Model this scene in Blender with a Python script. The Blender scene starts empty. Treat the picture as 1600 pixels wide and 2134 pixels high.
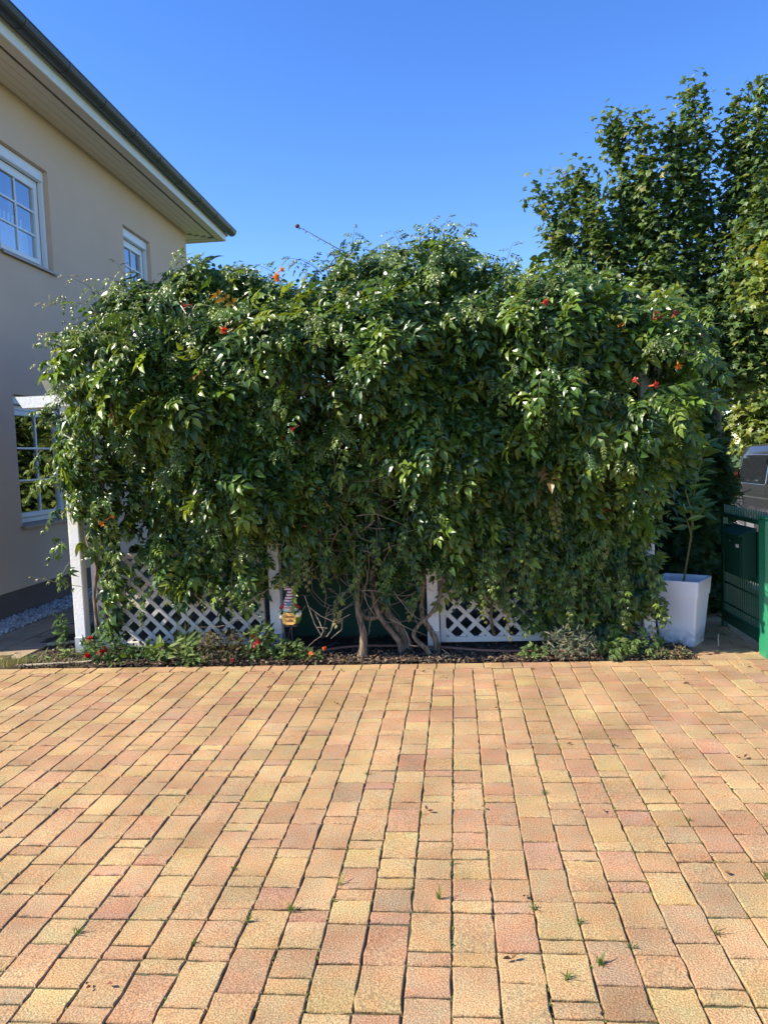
import bpy, math, random
import numpy as np
from math import radians, sin, cos, pi, sqrt
from mathutils import Matrix, Vector

random.seed(11)
RNG = np.random.default_rng(11)
S = bpy.context.scene
COL = S.collection

# ------------------------------------------------------------------ camera
cam_d = bpy.data.cameras.new('camera'); cam = bpy.data.objects.new('camera', cam_d); COL.objects.link(cam)
cam_d.sensor_fit = 'HORIZONTAL'; cam_d.sensor_width = 36.0; cam_d.lens = 36.0
cam_d.clip_start = 0.05; cam_d.clip_end = 3000
cam.matrix_world = Matrix(((0.99501867, 0.0318406, 0.09446707, 0.0),
                           (0.09184245, 0.07570797, -0.99289137, 0.0),
                           (-0.03876616, 0.99662153, 0.07240652, 1.6),
                           (0, 0, 0, 1)))
S.camera = cam

# ------------------------------------------------------------------ sky, sun, exposure
SUN_TO = Vector((-1.0, -0.25, 0.82)).normalized()
sun_el = math.asin(SUN_TO.z); sun_az = math.atan2(SUN_TO.x, SUN_TO.y)
W = bpy.data.worlds.new('World'); S.world = W; W.use_nodes = True
wn, wl = W.node_tree.nodes, W.node_tree.links
sky = wn.new('ShaderNodeTexSky'); sky.sky_type = 'NISHITA'; sky.sun_disc = False
sky.sun_elevation = sun_el; sky.sun_rotation = sun_az
sky.air_density = 1.0; sky.dust_density = 0.15; sky.ozone_density = 3.0; sky.altitude = 100
hs = wn.new('ShaderNodeHueSaturation'); hs.inputs['Saturation'].default_value = 1.28; hs.inputs['Hue'].default_value = 0.515
wl.new(sky.outputs[0], hs.inputs['Color'])
wl.new(hs.outputs[0], wn['Background'].inputs['Color'])
wn['Background'].inputs['Strength'].default_value = 0.145
sun_d = bpy.data.lights.new('sun', 'SUN'); sun_d.energy = 5.0; sun_d.angle = radians(0.53); sun_d.color = (1.0, 0.92, 0.77)
sun = bpy.data.objects.new('sun', sun_d); COL.objects.link(sun)
sun.rotation_euler = SUN_TO.to_track_quat('Z', 'Y').to_euler(); sun.location = SUN_TO * 30
S.view_settings.view_transform = 'Standard'; S.view_settings.look = 'None'
S.view_settings.exposure = 1.0; S.view_settings.gamma = 1.0
S.render.engine = 'CYCLES'
S.cycles.max_bounces = 8; S.cycles.transparent_max_bounces = 12
S.cycles.sample_clamp_indirect = 6.0

# ------------------------------------------------------------------ helpers
def tag(o, label=None, cat=None, group=None, kind=None):
    if label: o['label'] = label
    if cat: o['category'] = cat
    if group: o['group'] = group
    if kind: o['kind'] = kind
    return o

def empty(name, loc=(0, 0, 0), rz=0.0, parent=None):
    o = bpy.data.objects.new(name, None); o.empty_display_size = 0.2
    COL.objects.link(o); o.location = loc; o.rotation_euler = (0, 0, rz); o.parent = parent
    return o

class MB:
    """collects verts / faces (numpy) with an optional per-vertex tint, links them as ONE mesh object"""
    def __init__(s): s.v = []; s.t = []; s.f3 = []; s.f4 = []; s.fn = []; s.n = 0; s.has_t = False
    def raw(s, v, f3=None, f4=None, fn=None, tint=None):
        v = np.asarray(v, float).reshape(-1, 3)
        if f3 is not None and len(f3): s.f3.append(np.asarray(f3, int).reshape(-1, 3) + s.n)
        if f4 is not None and len(f4): s.f4.append(np.asarray(f4, int).reshape(-1, 4) + s.n)
        if fn: s.fn += [[i + s.n for i in f] for f in fn]
        if tint is None: tint = np.ones((len(v), 3)) * 0.5
        else:
            s.has_t = True; tint = np.asarray(tint, float)
            if tint.ndim == 1: tint = np.tile(tint, (len(v), 1))
        s.v.append(v); s.t.append(tint); s.n += len(v)
        return s
    def box(s, x0, x1, y0, y1, z0, z1, b=0.0, M=None, tint=None):
        if b <= 0:
            v = [(x, y, z) for z in (z0, z1) for y in (y0, y1) for x in (x0, x1)]
            f = [(0, 2, 3, 1), (4, 5, 7, 6), (0, 1, 5, 4), (2, 6, 7, 3), (0, 4, 6, 2), (1, 3, 7, 5)]
            v = np.array(v)
            if M is not None: v = v @ np.array(M.to_3x3()).T + np.array(M.translation)
            return s.raw(v, f4=f, tint=tint)
        # chamfered box: 24 verts
        c = np.array([(x0 + x1) / 2, (y0 + y1) / 2, (z0 + z1) / 2]); h = np.array([(x1 - x0) / 2, (y1 - y0) / 2, (z1 - z0) / 2])
        b = min(b, h.min() * 0.9); idx = {}; vs = []
        for sx in (-1, 1):
            for sy in (-1, 1):
                for sz in (-1, 1):
                    for ax in range(3):
                        p = np.array([sx, sy, sz]) * (h - b); p[ax] += (sx, sy, sz)[ax] * b
                        idx[(sx, sy, sz, ax)] = len(vs); vs.append(c + p)
        f4, f3 = [], []
        for ax in range(3):
            o1, o2 = [a for a in range(3) if a != ax]
            for sg in (-1, 1):
                q = []
                for a, bb in ((-1, -1), (1, -1), (1, 1), (-1, 1)):
                    k = [0, 0, 0]; k[ax] = sg; k[o1] = a; k[o2] = bb; q.append(idx[(*k, ax)])
                f4.append(q)
        for ax in range(3):
            o1, o2 = [a for a in range(3) if a != ax]
            for a in (-1, 1):
                for bb in (-1, 1):
                    k0 = [0, 0, 0]; k1 = [0, 0, 0]; k0[ax] = -1; k1[ax] = 1
                    for k in (k0, k1): k[o1] = a; k[o2] = bb
                    f4.append([idx[(*k0, o1)], idx[(*k1, o1)], idx[(*k1, o2)], idx[(*k0, o2)]])
        for sx in (-1, 1):
            for sy in (-1, 1):
                for sz in (-1, 1): f3.append([idx[(sx, sy, sz, a)] for a in range(3)])
        v = np.array(vs)
        if M is not None: v = v @ np.array(M.to_3x3()).T + np.array(M.translation)
        return s.raw(v, f3=f3, f4=f4, tint=tint)
    def tube(s, pts, rad, n=8, cap=True, tint=None, rough=0.0):
        P = np.array(pts, float); m = len(P)
        R = np.full(m, rad, float) if np.isscalar(rad) else np.array(rad, float)
        T = np.gradient(P, axis=0); T /= np.linalg.norm(T, axis=1)[:, None] + 1e-9
        up = np.array([0, 0, 1.0]) if abs(T[0][2]) < 0.9 else np.array([1.0, 0, 0])
        a = np.cross(T[0], up); a /= np.linalg.norm(a); V = []
        th = np.arange(n) * 2 * pi / n
        for i in range(m):
            a = a - T[i] * (a @ T[i]); a /= np.linalg.norm(a) + 1e-9; b = np.cross(T[i], a)
            rr = R[i] * (1 + (RNG.uniform(-rough, rough, n) if rough else 0))
            V.append(P[i] + (np.cos(th) * rr)[:, None] * a + (np.sin(th) * rr)[:, None] * b)
        f4 = [(i * n + j, i * n + (j + 1) % n, (i + 1) * n + (j + 1) % n, (i + 1) * n + j) for i in range(m - 1) for j in range(n)]
        fn = [list(range(n))[::-1], [(m - 1) * n + j for j in range(n)]] if cap else None
        return s.raw(np.concatenate(V), f4=f4, fn=fn, tint=tint)
    def lathe(s, prof, n=20, c=(0, 0, 0), M=None, tint=None):
        V = []; m = len(prof)
        for r, z in prof:
            for j in range(n): V.append((c[0] + r * cos(2 * pi * j / n), c[1] + r * sin(2 * pi * j / n), c[2] + z))
        f4 = [(i * n + j, i * n + (j + 1) % n, (i + 1) * n + (j + 1) % n, (i + 1) * n + j) for i in range(m - 1) for j in range(n)]
        V = np.array(V)
        if M is not None: V = V @ np.array(M.to_3x3()).T + np.array(M.translation)
        return s.raw(V, f4=f4, fn=[list(range(n))[::-1], [(m - 1) * n + j for j in range(n)]], tint=tint)
    def prism(s, poly, axis, a0, a1, tint=None):
        """extrude a 2-D outline along an axis (0=x: poly is (y,z); 1=y: (x,z); 2=z: (x,y))"""
        n = len(poly); V = []
        for a in (a0, a1):
            for p, q in poly:
                V.append({0: (a, p, q), 1: (p, a, q), 2: (p, q, a)}[axis])
        f4 = [(j, (j + 1) % n, n + (j + 1) % n, n + j) for j in range(n)]
        return s.raw(V, f4=f4, fn=[list(range(n))[::-1], list(range(n, 2 * n))], tint=tint)
    def inst(s, tv, t3, t4, pos, rot, scale, tint):
        """many copies of a template: pos (N,3), rot (N,3,3), scale (N,) or (N,3), tint (N,3)"""
        N = len(pos); k = len(tv)
        if N == 0: return s
        sc = np.asarray(scale, float)
        if sc.ndim == 1: sc = np.repeat(sc[:, None], 3, 1)
        V = np.einsum('nij,nkj->nki', rot, tv[None] * sc[:, None, :]) + pos[:, None, :]
        off = (np.arange(N) * k)[:, None, None]
        f3 = (np.asarray(t3, int)[None] + off).reshape(-1, 3) if len(t3) else None
        f4 = (np.asarray(t4, int)[None] + off).reshape(-1, 4) if len(t4) else None
        return s.raw(V.reshape(-1, 3), f3=f3, f4=f4, tint=np.repeat(tint, k, 0))
    def build(s, name, mat, parent=None, smooth=False):
        me = bpy.data.meshes.new(name)
        v = np.concatenate(s.v)
        f3 = np.concatenate(s.f3) if s.f3 else np.zeros((0, 3), int)
        f4 = np.concatenate(s.f4) if s.f4 else np.zeros((0, 4), int)
        fn = s.fn
        loops = np.concatenate([f3.ravel(), f4.ravel(), np.array([i for f in fn for i in f], int)]).astype(np.int32)
        tot = np.concatenate([np.full(len(f3), 3), np.full(len(f4), 4), np.array([len(f) for f in fn], int)]).astype(np.int32)
        start = np.concatenate([[0], np.cumsum(tot)[:-1]]).astype(np.int32)
        me.vertices.add(len(v)); me.vertices.foreach_set('co', v.astype(np.float32).ravel())
        me.loops.add(len(loops)); me.loops.foreach_set('vertex_index', loops)
        me.polygons.add(len(tot)); me.polygons.foreach_set('loop_start', start); me.polygons.foreach_set('loop_total', tot)
        me.polygons.foreach_set('use_smooth', np.full(len(tot), bool(smooth)))
        me.update(calc_edges=True)
        if s.has_t:
            a = me.attributes.new('tint', 'FLOAT_COLOR', 'POINT')
            t = np.concatenate(s.t); a.data.foreach_set('color', np.concatenate([t, np.ones((len(t), 1))], 1).astype(np.float32).ravel())
        if mat: me.materials.append(mat)
        o = bpy.data.objects.new(name, me); COL.objects.link(o)
        if parent: o.parent = parent
        return o

def localise(root):
    """children were modelled in world space; keep them there under a root that has a location"""
    for c in root.children: c.matrix_parent_inverse = root.matrix_basis.inverted()

def smoothstep(a, b, x):
    t = np.clip((np.asarray(x, float) - a) / (b - a), 0, 1); return t * t * (3 - 2 * t)

def hash3(i, j, k, seed=0):
    h = (i * 374761393 + j * 668265263 + k * 2147483647 + seed * 1274126177) & 0xffffffff
    h = ((h ^ (h >> 13)) * 1274126177) & 0xffffffff
    return ((h ^ (h >> 16)) & 0xffff) / 65535.0
def vnoise(x, y, z, seed=0):
    x, y, z = [np.asarray(a, float) for a in np.broadcast_arrays(x, y, z)]
    i, j, k = [np.floor(a).astype(np.int64) for a in (x, y, z)]
    u, v, w = x - i, y - j, z - k
    u, v, w = [a * a * (3 - 2 * a) for a in (u, v, w)]
    r = 0
    for di in (0, 1):
        for dj in (0, 1):
            for dk in (0, 1):
                r = r + hash3(i + di, j + dj, k + dk, seed) * (u if di else 1 - u) * (v if dj else 1 - v) * (w if dk else 1 - w)
    return r

# ------------------------------------------------------------------ materials
def mat(name):
    m = bpy.data.materials.new(name); m.use_nodes = True
    return m, m.node_tree.nodes, m.node_tree.links, m.node_tree.nodes['Principled BSDF']
def pm(name, col, rough=0.5, metal=0.0, spec=0.5, var=0.12, scale=8.0, bump=0.0, bscale=60.0, dirt=None):
    m, n, l, b = mat(name)
    b.inputs['Roughness'].default_value = rough; b.inputs['Metallic'].default_value = metal
    b.inputs['Specular IOR Level'].default_value = spec
    tc = n.new('ShaderNodeTexCoord')
    nz = n.new('ShaderNodeTexNoise'); nz.inputs['Scale'].default_value = scale; nz.inputs['Detail'].default_value = 6
    l.new(tc.outputs['Object'], nz.inputs['Vector'])
    mx = n.new('ShaderNodeMix'); mx.data_type = 'RGBA'
    c = np.array(col)
    mx.inputs[6].default_value = (*(c * (1 - var)), 1); mx.inputs[7].default_value = (*np.clip(c * (1 + var), 0, 1), 1)
    if dirt is not None: mx.inputs[6].default_value = (*dirt, 1)
    l.new(nz.outputs['Fac'], mx.inputs[0]); l.new(mx.outputs[2], b.inputs['Base Color'])
    if bump:
        nb = n.new('ShaderNodeTexNoise'); nb.inputs['Scale'].default_value = bscale; nb.inputs['Detail'].default_value = 4
        l.new(tc.outputs['Object'], nb.inputs['Vector'])
        bp = n.new('ShaderNodeBump'); bp.inputs['Strength'].default_value = bump; bp.inputs['Distance'].default_value = 0.01
        l.new(nb.outputs['Fac'], bp.inputs['Height']); l.new(bp.outputs[0], b.inputs['Normal'])
    return m
def leafmat(name, rough=0.36, trans=0.28, spec=0.5):
    m, n, l, b = mat(name)
    at = n.new('ShaderNodeAttribute'); at.attribute_name = 'tint'
    tc = n.new('ShaderNodeTexCoord')
    nz = n.new('ShaderNodeTexNoise'); nz.inputs['Scale'].default_value = 55; nz.inputs['Detail'].default_value = 3
    l.new(tc.outputs['Object'], nz.inputs['Vector'])
    mr = n.new('ShaderNodeMapRange'); mr.inputs[3].default_value = 0.72; mr.inputs[4].default_value = 1.3
    l.new(nz.outputs['Fac'], mr.inputs[0])
    vm = n.new('ShaderNodeVectorMath'); vm.operation = 'SCALE'
    l.new(at.outputs['Color'], vm.inputs[0]); l.new(mr.outputs[0], vm.inputs['Scale'])
    l.new(vm.outputs[0], b.inputs['Base Color'])
    b.inputs['Roughness'].default_value = rough; b.inputs['Specular IOR Level'].default_value = spec
    tr = n.new('ShaderNodeBsdfTranslucent')
    v2 = n.new('ShaderNodeVectorMath'); v2.operation = 'MULTIPLY'; v2.inputs[1].default_value = (2.3, 1.9, 0.7)
    l.new(vm.outputs[0], v2.inputs[0]); l.new(v2.outputs[0], tr.inputs['Color'])
    ms = n.new('ShaderNodeMixShader'); ms.inputs[0].default_value = trans
    l.new(b.outputs[0], ms.inputs[1]); l.new(tr.outputs[0], ms.inputs[2])
    l.new(ms.outputs[0], n['Material Output'].inputs['Surface'])
    return m
def glassmat(name, refl=0.42, tint=(0.82, 0.88, 0.9)):
    m, n, l, b = mat(name)
    g = n.new('ShaderNodeBsdfGlossy'); g.inputs['Roughness'].default_value = 0.004; g.inputs['Color'].default_value = (0.9, 0.95, 1, 1)
    t = n.new('ShaderNodeBsdfTransparent'); t.inputs['Color'].default_value = (*tint, 1)
    ms = n.new('ShaderNodeMixShader'); ms.inputs[0].default_value = refl
    l.new(t.outputs[0], ms.inputs[1]); l.new(g.outputs[0], ms.inputs[2]); l.new(ms.outputs[0], n['Material Output'].inputs['Surface'])
    return m
def tintmat(name, rough=0.8, speck=0.25, sscale=180.0, bump=0.25, bscale=220.0, spec=0.3, patch=0.18, pscale=5.0):
    """base colour per piece (attribute) with fine grain"""
    m, n, l, b = mat(name)
    at = n.new('ShaderNodeAttribute'); at.attribute_name = 'tint'
    tc = n.new('ShaderNodeTexCoord')
    nz = n.new('ShaderNodeTexNoise'); nz.inputs['Scale'].default_value = sscale; nz.inputs['Detail'].default_value = 2
    l.new(tc.outputs['Object'], nz.inputs['Vector'])
    mr = n.new('ShaderNodeMapRange'); mr.inputs[1].default_value = 0.34; mr.inputs[2].default_value = 0.66
    mr.inputs[3].default_value = 1 - speck; mr.inputs[4].default_value = 1 + speck
    l.new(nz.outputs['Fac'], mr.inputs[0])
    n2 = n.new('ShaderNodeTexNoise'); n2.inputs['Scale'].default_value = pscale; n2.inputs['Detail'].default_value = 4
    l.new(tc.outputs['Object'], n2.inputs['Vector'])
    m2 = n.new('ShaderNodeMapRange'); m2.inputs[1].default_value = 0.3; m2.inputs[2].default_value = 0.7
    m2.inputs[3].default_value = 1 - patch; m2.inputs[4].default_value = 1 + patch * 0.6
    l.new(n2.outputs['Fac'], m2.inputs[0])
    mu0 = n.new('ShaderNodeMath'); mu0.operation = 'MULTIPLY'; l.new(mr.outputs[0], mu0.inputs[0]); l.new(m2.outputs[0], mu0.inputs[1])
    n3 = n.new('ShaderNodeTexNoise'); n3.inputs['Scale'].default_value = 0.9; n3.inputs['Detail'].default_value = 5
    l.new(tc.outputs['Object'], n3.inputs['Vector'])
    m3 = n.new('ShaderNodeMapRange'); m3.inputs[1].default_value = 0.35; m3.inputs[2].default_value = 0.65; m3.inputs[3].default_value = 1 - patch * .5; m3.inputs[4].default_value = 1 + patch * .25
    l.new(n3.outputs['Fac'], m3.inputs[0])
    mu = n.new('ShaderNodeMath'); mu.operation = 'MULTIPLY'; l.new(mu0.outputs[0], mu.inputs[0]); l.new(m3.outputs[0], mu.inputs[1])
    n4 = n.new('ShaderNodeTexNoise'); n4.inputs['Scale'].default_value = 13; n4.inputs['Detail'].default_value = 4
    l.new(tc.outputs['Object'], n4.inputs['Vector'])
    m4 = n.new('ShaderNodeMapRange'); m4.inputs[1].default_value = 0.35; m4.inputs[2].default_value = 0.65; l.new(n4.outputs['Fac'], m4.inputs[0])
    hm = n.new('ShaderNodeMix'); hm.data_type = 'RGBA'; hm.inputs[6].default_value = (1.06, .96, .90, 1); hm.inputs[7].default_value = (.97, 1.05, 1.05, 1)
    l.new(m4.outputs[0], hm.inputs[0])
    hv = n.new('ShaderNodeVectorMath'); hv.operation = 'MULTIPLY'; l.new(at.outputs['Color'], hv.inputs[0]); l.new(hm.outputs[2], hv.inputs[1])
    vm = n.new('ShaderNodeVectorMath'); vm.operation = 'SCALE'
    l.new(hv.outputs[0], vm.inputs[0]); l.new(mu.outputs[0], vm.inputs['Scale'])
    l.new(vm.outputs[0], b.inputs['Base Color'])
    b.inputs['Roughness'].default_value = rough; b.inputs['Specular IOR Level'].default_value = spec
    if bump:
        nb = n.new('ShaderNodeTexNoise'); nb.inputs['Scale'].default_value = bscale; nb.inputs['Detail'].default_value = 3
        l.new(tc.outputs['Object'], nb.inputs['Vector'])
        bp = n.new('ShaderNodeBump'); bp.inputs['Strength'].default_value = bump; bp.inputs['Distance'].default_value = 0.004
        l.new(nb.outputs['Fac'], bp.inputs['Height']); l.new(bp.outputs[0], b.inputs['Normal'])
    return m
def barkmat(name, c0, c1, scale=(40, 40, 6), bump=0.9):
    m, n, l, b = mat(name)
    tc = n.new('ShaderNodeTexCoord'); mp = n.new('ShaderNodeMapping'); mp.inputs['Scale'].default_value = scale
    l.new(tc.outputs['Object'], mp.inputs[0])
    nz = n.new('ShaderNodeTexNoise'); nz.inputs['Scale'].default_value = 1.6; nz.inputs['Detail'].default_value = 8
    l.new(mp.outputs[0], nz.inputs['Vector'])
    cr = n.new('ShaderNodeValToRGB'); cr.color_ramp.elements[0].position = 0.38; cr.color_ramp.elements[1].position = 0.66
    cr.color_ramp.elements[0].color = (*c0, 1); cr.color_ramp.elements[1].color = (*c1, 1)
    l.new(nz.outputs['Fac'], cr.inputs[0]); l.new(cr.outputs[0], b.inputs['Base Color'])
    bp = n.new('ShaderNodeBump'); bp.inputs['Strength'].default_value = bump; bp.inputs['Distance'].default_value = 0.012
    l.new(nz.outputs['Fac'], bp.inputs['Height']); l.new(bp.outputs[0], b.inputs['Normal'])
    b.inputs['Roughness'].default_value = 0.9; b.inputs['Specular IOR Level'].default_value = 0.2
    return m

M_LEAF = leafmat('vine_leaf', 0.33, 0.28, 0.48)
M_MAPLE = leafmat('maple_leaf', 0.42, 0.28, 0.35)
M_SOFT = leafmat('soft_leaf', 0.6, 0.25, 0.3)
M_CONIF = leafmat('conifer_spray', 0.65, 0.1, 0.25)
M_GRASS = leafmat('grass_blade', 0.6, 0.3, 0.3)
M_PETAL = leafmat('petal', 0.5, 0.2, 0.3)
M_WALL = pm('cream_render', (0.69, 0.50, 0.365), 0.9, spec=0.15, var=0.06, scale=1.8, bump=0.35, bscale=140)
M_PLINTH = pm('plinth_render', (0.16, 0.12, 0.10), 0.9, spec=0.15, var=0.12, scale=14, bump=0.5, bscale=160)
M_WHITE = pm('white_plastic', (0.80, 0.81, 0.82), 0.35, var=0.02)
M_SOFFIT = pm('soffit_board', (0.74, 0.66, 0.57), 0.5, var=0.03)
M_GROOVE = pm('soffit_groove', (0.10, 0.095, 0.09), 0.8)
M_FASCIA = pm('fascia_board', (0.80, 0.79, 0.75), 0.45, var=0.03)
M_ZINC = pm('weathered_zinc', (0.050, 0.053, 0.062), 0.42, metal=0.3, var=0.18, scale=5)
M_TILE = pm('roof_tile', (0.06, 0.055, 0.055), 0.6, var=0.2, scale=9, bump=0.4)
M_SILL = pm('sill_aluminium', (0.33, 0.27, 0.22), 0.45, metal=0.3, var=0.05)
M_GLASS = glassmat('window_glass')
M_CURT = pm('sheer_curtain', (0.75, 0.77, 0.80), 0.9, var=0.08, scale=20)
M_DRAPE = pm('brown_drape', (0.28, 0.20, 0.13), 0.9, var=0.1)
M_ROOM = pm('room_dark', (0.10, 0.10, 0.11), 0.9)
M_PAINT = pm('white_timber_paint', (0.83, 0.81, 0.77), 0.5, var=0.05, scale=14, bump=0.25, bscale=45)
M_LATT = pm('lattice_paint', (0.66, 0.61, 0.55), 0.65, var=0.16, scale=14, bump=0.25, bscale=60)
M_GALV = pm('galvanised_shoe', (0.55, 0.57, 0.60), 0.45, metal=0.5, var=0.12, scale=30)
M_SCREEN = pm('green_screen_cloth', (0.012, 0.06, 0.034), 0.8, var=0.25, scale=12, bump=0.3, bscale=120)
M_STEM = barkmat('vine_bark', (0.10, 0.07, 0.045), (0.33, 0.24, 0.16))
M_TWIG = pm('dry_twig', (0.28, 0.21, 0.15), 0.85, var=0.35, scale=30)
M_SHOOT = pm('green_shoot_stem', (0.12, 0.13, 0.04), 0.6, var=0.3, scale=20)
M_TRUNK = barkmat('maple_bark', (0.08, 0.065, 0.05), (0.24, 0.20, 0.16), (14, 14, 3))
M_PAVE = tintmat('concrete_paver', 0.85, 0.36, 170, 0.9, 150, 0.2, 0.22, 3.0)
M_SAND = pm('joint_sand', (0.07, 0.065, 0.035), 0.95, var=0.5, scale=16, bump=0.5, bscale=120, dirt=(0.035, 0.055, 0.014))
M_SOIL = pm('garden_soil', (0.075, 0.055, 0.04), 0.95, spec=0.1, var=0.5, scale=24, bump=1.0, bscale=45)
M_CHIP = tintmat('bark_chip', 0.9, 0.3, 120, 0.3, 120, 0.2)
M_STONE = tintmat('gravel_stone', 0.7, 0.2, 90, 0.2, 90, 0.3)
M_GROUND = pm('lawn_ground', (0.07, 0.11, 0.03), 0.95, spec=0.1, var=0.5, scale=1.3, bump=0.6, bscale=30)
M_ROAD = pm('pale_asphalt', (0.26, 0.25, 0.24), 0.9, var=0.12, scale=10, bump=0.4, bscale=150)
M_KERB = pm('concrete_pavement', (0.40, 0.38, 0.35), 0.9, var=0.12, scale=10, bump=0.3, bscale=120)
M_POT = pm('white_planter_plastic', (0.76, 0.77, 0.78), 0.4, var=0.03, scale=6, bump=0.08, bscale=200)
M_GREEN = pm('green_metal_paint', (0.022, 0.21, 0.10), 0.38, var=0.08, scale=10, bump=0.05)
M_GREENSHADE = pm('green_fence_shaded', (0.007, 0.070, 0.038), 0.4, var=0.08, scale=10)  # darker copy of the post green, the fence's shade put into the colour
M_GREEND = pm('green_metal_paint_dark', (0.006, 0.052, 0.030), 0.42, var=0.1, scale=10)
M_HOSE = pm('brown_hose', (0.24, 0.10, 0.065), 0.5, var=0.2, scale=30)
M_VAN = pm('van_paint', (0.060, 0.062, 0.068), 0.14, metal=0.5, spec=0.7, var=0.04)
M_BLACK = pm('black_rubber', (0.02, 0.02, 0.02), 0.7)
M_CHROME = pm('bright_trim', (0.6, 0.62, 0.64), 0.2, metal=0.9, var=0.03)
M_LAMP = pm('red_lamp', (0.05, 0.010, 0.010), 0.15, var=0.05)
M_RIM = pm('alloy_rim', (0.5, 0.5, 0.52), 0.3, metal=0.8)
M_VGLASS = pm('van_glass', (0.015, 0.017, 0.02), 0.03, spec=0.9, var=0.05)
M_ORANGE = pm('gnome_sign_paint', (0.85, 0.36, 0.06), 0.5, var=0.2, scale=18, dirt=(0.85, 0.55, 0.16))
M_CREAM = pm('gnome_cream', (0.82, 0.74, 0.45), 0.5, var=0.08)
M_GREYW = pm('gnome_beard', (0.62, 0.60, 0.57), 0.6, var=0.2, scale=60)
M_SKIN = pm('gnome_nose', (0.75, 0.50, 0.36), 0.55, var=0.05)
M_RED = pm('gnome_red', (0.30, 0.02, 0.035), 0.55, var=0.1)
M_GNGREEN = pm('gnome_green', (0.07, 0.20, 0.03), 0.55, var=0.15)
M_BLUE = pm('gnome_blue', (0.10, 0.28, 0.42), 0.5, var=0.1)
M_INK = pm('lettering_ink', (0.10, 0.035, 0.015), 0.6)
M_GREY = pm('grey_metal', (0.10, 0.09, 0.09), 0.5, metal=0.4)
M_SEED = pm('seed_head_brown', (0.13, 0.035, 0.025), 0.8, var=0.4, scale=60, bump=.5)
M_WOOD = pm('weathered_stick', (0.45, 0.37, 0.25), 0.8, var=0.3, scale=30)
def stripes():
    m, n, l, b = mat('gnome_hat_stripes')
    tc = n.new('ShaderNodeTexCoord'); sp = n.new('ShaderNodeSeparateXYZ'); l.new(tc.outputs['Object'], sp.inputs[0])
    mu = n.new('ShaderNodeMath'); mu.operation = 'MULTIPLY'; mu.inputs[1].default_value = 2 * pi / 0.0235; l.new(sp.outputs['Z'], mu.inputs[0])
    sn = n.new('ShaderNodeMath'); sn.operation = 'SINE'; l.new(mu.outputs[0], sn.inputs[0])
    gt = n.new('ShaderNodeMath'); gt.operation = 'GREATER_THAN'; gt.inputs[1].default_value = 0.1; l.new(sn.outputs[0], gt.inputs[0])
    mx = n.new('ShaderNodeMix'); mx.data_type = 'RGBA'; mx.inputs[6].default_value = (0.72, 0.66, 0.62, 1); mx.inputs[7].default_value = (0.30, 0.03, 0.05, 1)
    l.new(gt.outputs[0], mx.inputs[0]); l.new(mx.outputs[2], b.inputs['Base Color']); b.inputs['Roughness'].default_value = 0.6
    return m
M_HAT = stripes()

# ------------------------------------------------------------------ setting: ground, pavings, road
def gz(x, y):
    """ground height: level garden, the street on the right lies lower"""
    return -0.45 * smoothstep(2.7, 5.0, x)
def sheet(name, x0, x1, y0, y1, dz, m, n=24, nx=None, kind='structure', rough=0.0):
    nx = nx or n
    xs = np.linspace(x0, x1, nx + 1); ys = np.linspace(y0, y1, n + 1)
    X, Y = np.meshgrid(xs, ys); Z = gz(X, Y) + dz
    if rough: Z = Z + rough * (vnoise(X * 5, Y * 5, 0 * X, 3) + 0.5 * vnoise(X * 14, Y * 14, 0 * X, 4) - 0.7)
    V = np.stack([X, Y, Z], -1).reshape(-1, 3); w = nx + 1
    f4 = [(j * w + i, j * w + i + 1, (j + 1) * w + i + 1, (j + 1) * w + i) for j in range(n) for i in range(nx)]
    o = MB().raw(V, f4=f4).build(name, m, smooth=True)
    o['kind'] = kind
    return o
gx = np.concatenate([[-1500, -400, -120, -40, -15], np.linspace(-8, 14, 45), [20, 40, 120, 400, 1500]])
gy = np.concatenate([[-1500, -400, -100, -30, -10], np.linspace(-4, 32, 30), [45, 120, 400, 1500]])
X, Y = np.meshgrid(gx, gy); Z = gz(X, Y) - 0.04; w = len(gx)
ground = MB().raw(np.stack([X, Y, Z], -1).reshape(-1, 3),
    f4=[(j * w + i, j * w + i + 1, (j + 1) * w + i + 1, (j + 1) * w + i) for j in range(len(gy) - 1) for i in range(w - 1)]).build('ground', M_GROUND, smooth=True)
ground['kind'] = 'structure'
sheet('joint_bed', -6.2, 4.0, -3.5, 5.83, -0.009, M_SAND, 150, 170, rough=0.006)
sheet('planting_bed', -4.3, 1.78, 5.815, 9.0, -0.004, M_SOIL, 70, 140, rough=0.045)
sheet('pavement', 3.3, 4.6, -20, 60, 0.02, M_KERB, 20, 6)
sheet('road', 5.15, 9.6, -60, 90, -0.02, M_ROAD, 20, 4)
MB().box(5.0, 5.14, -60, 90, -0.62, -0.36, 0.02).build('kerb', M_KERB)['kind'] = 'structure'

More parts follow.
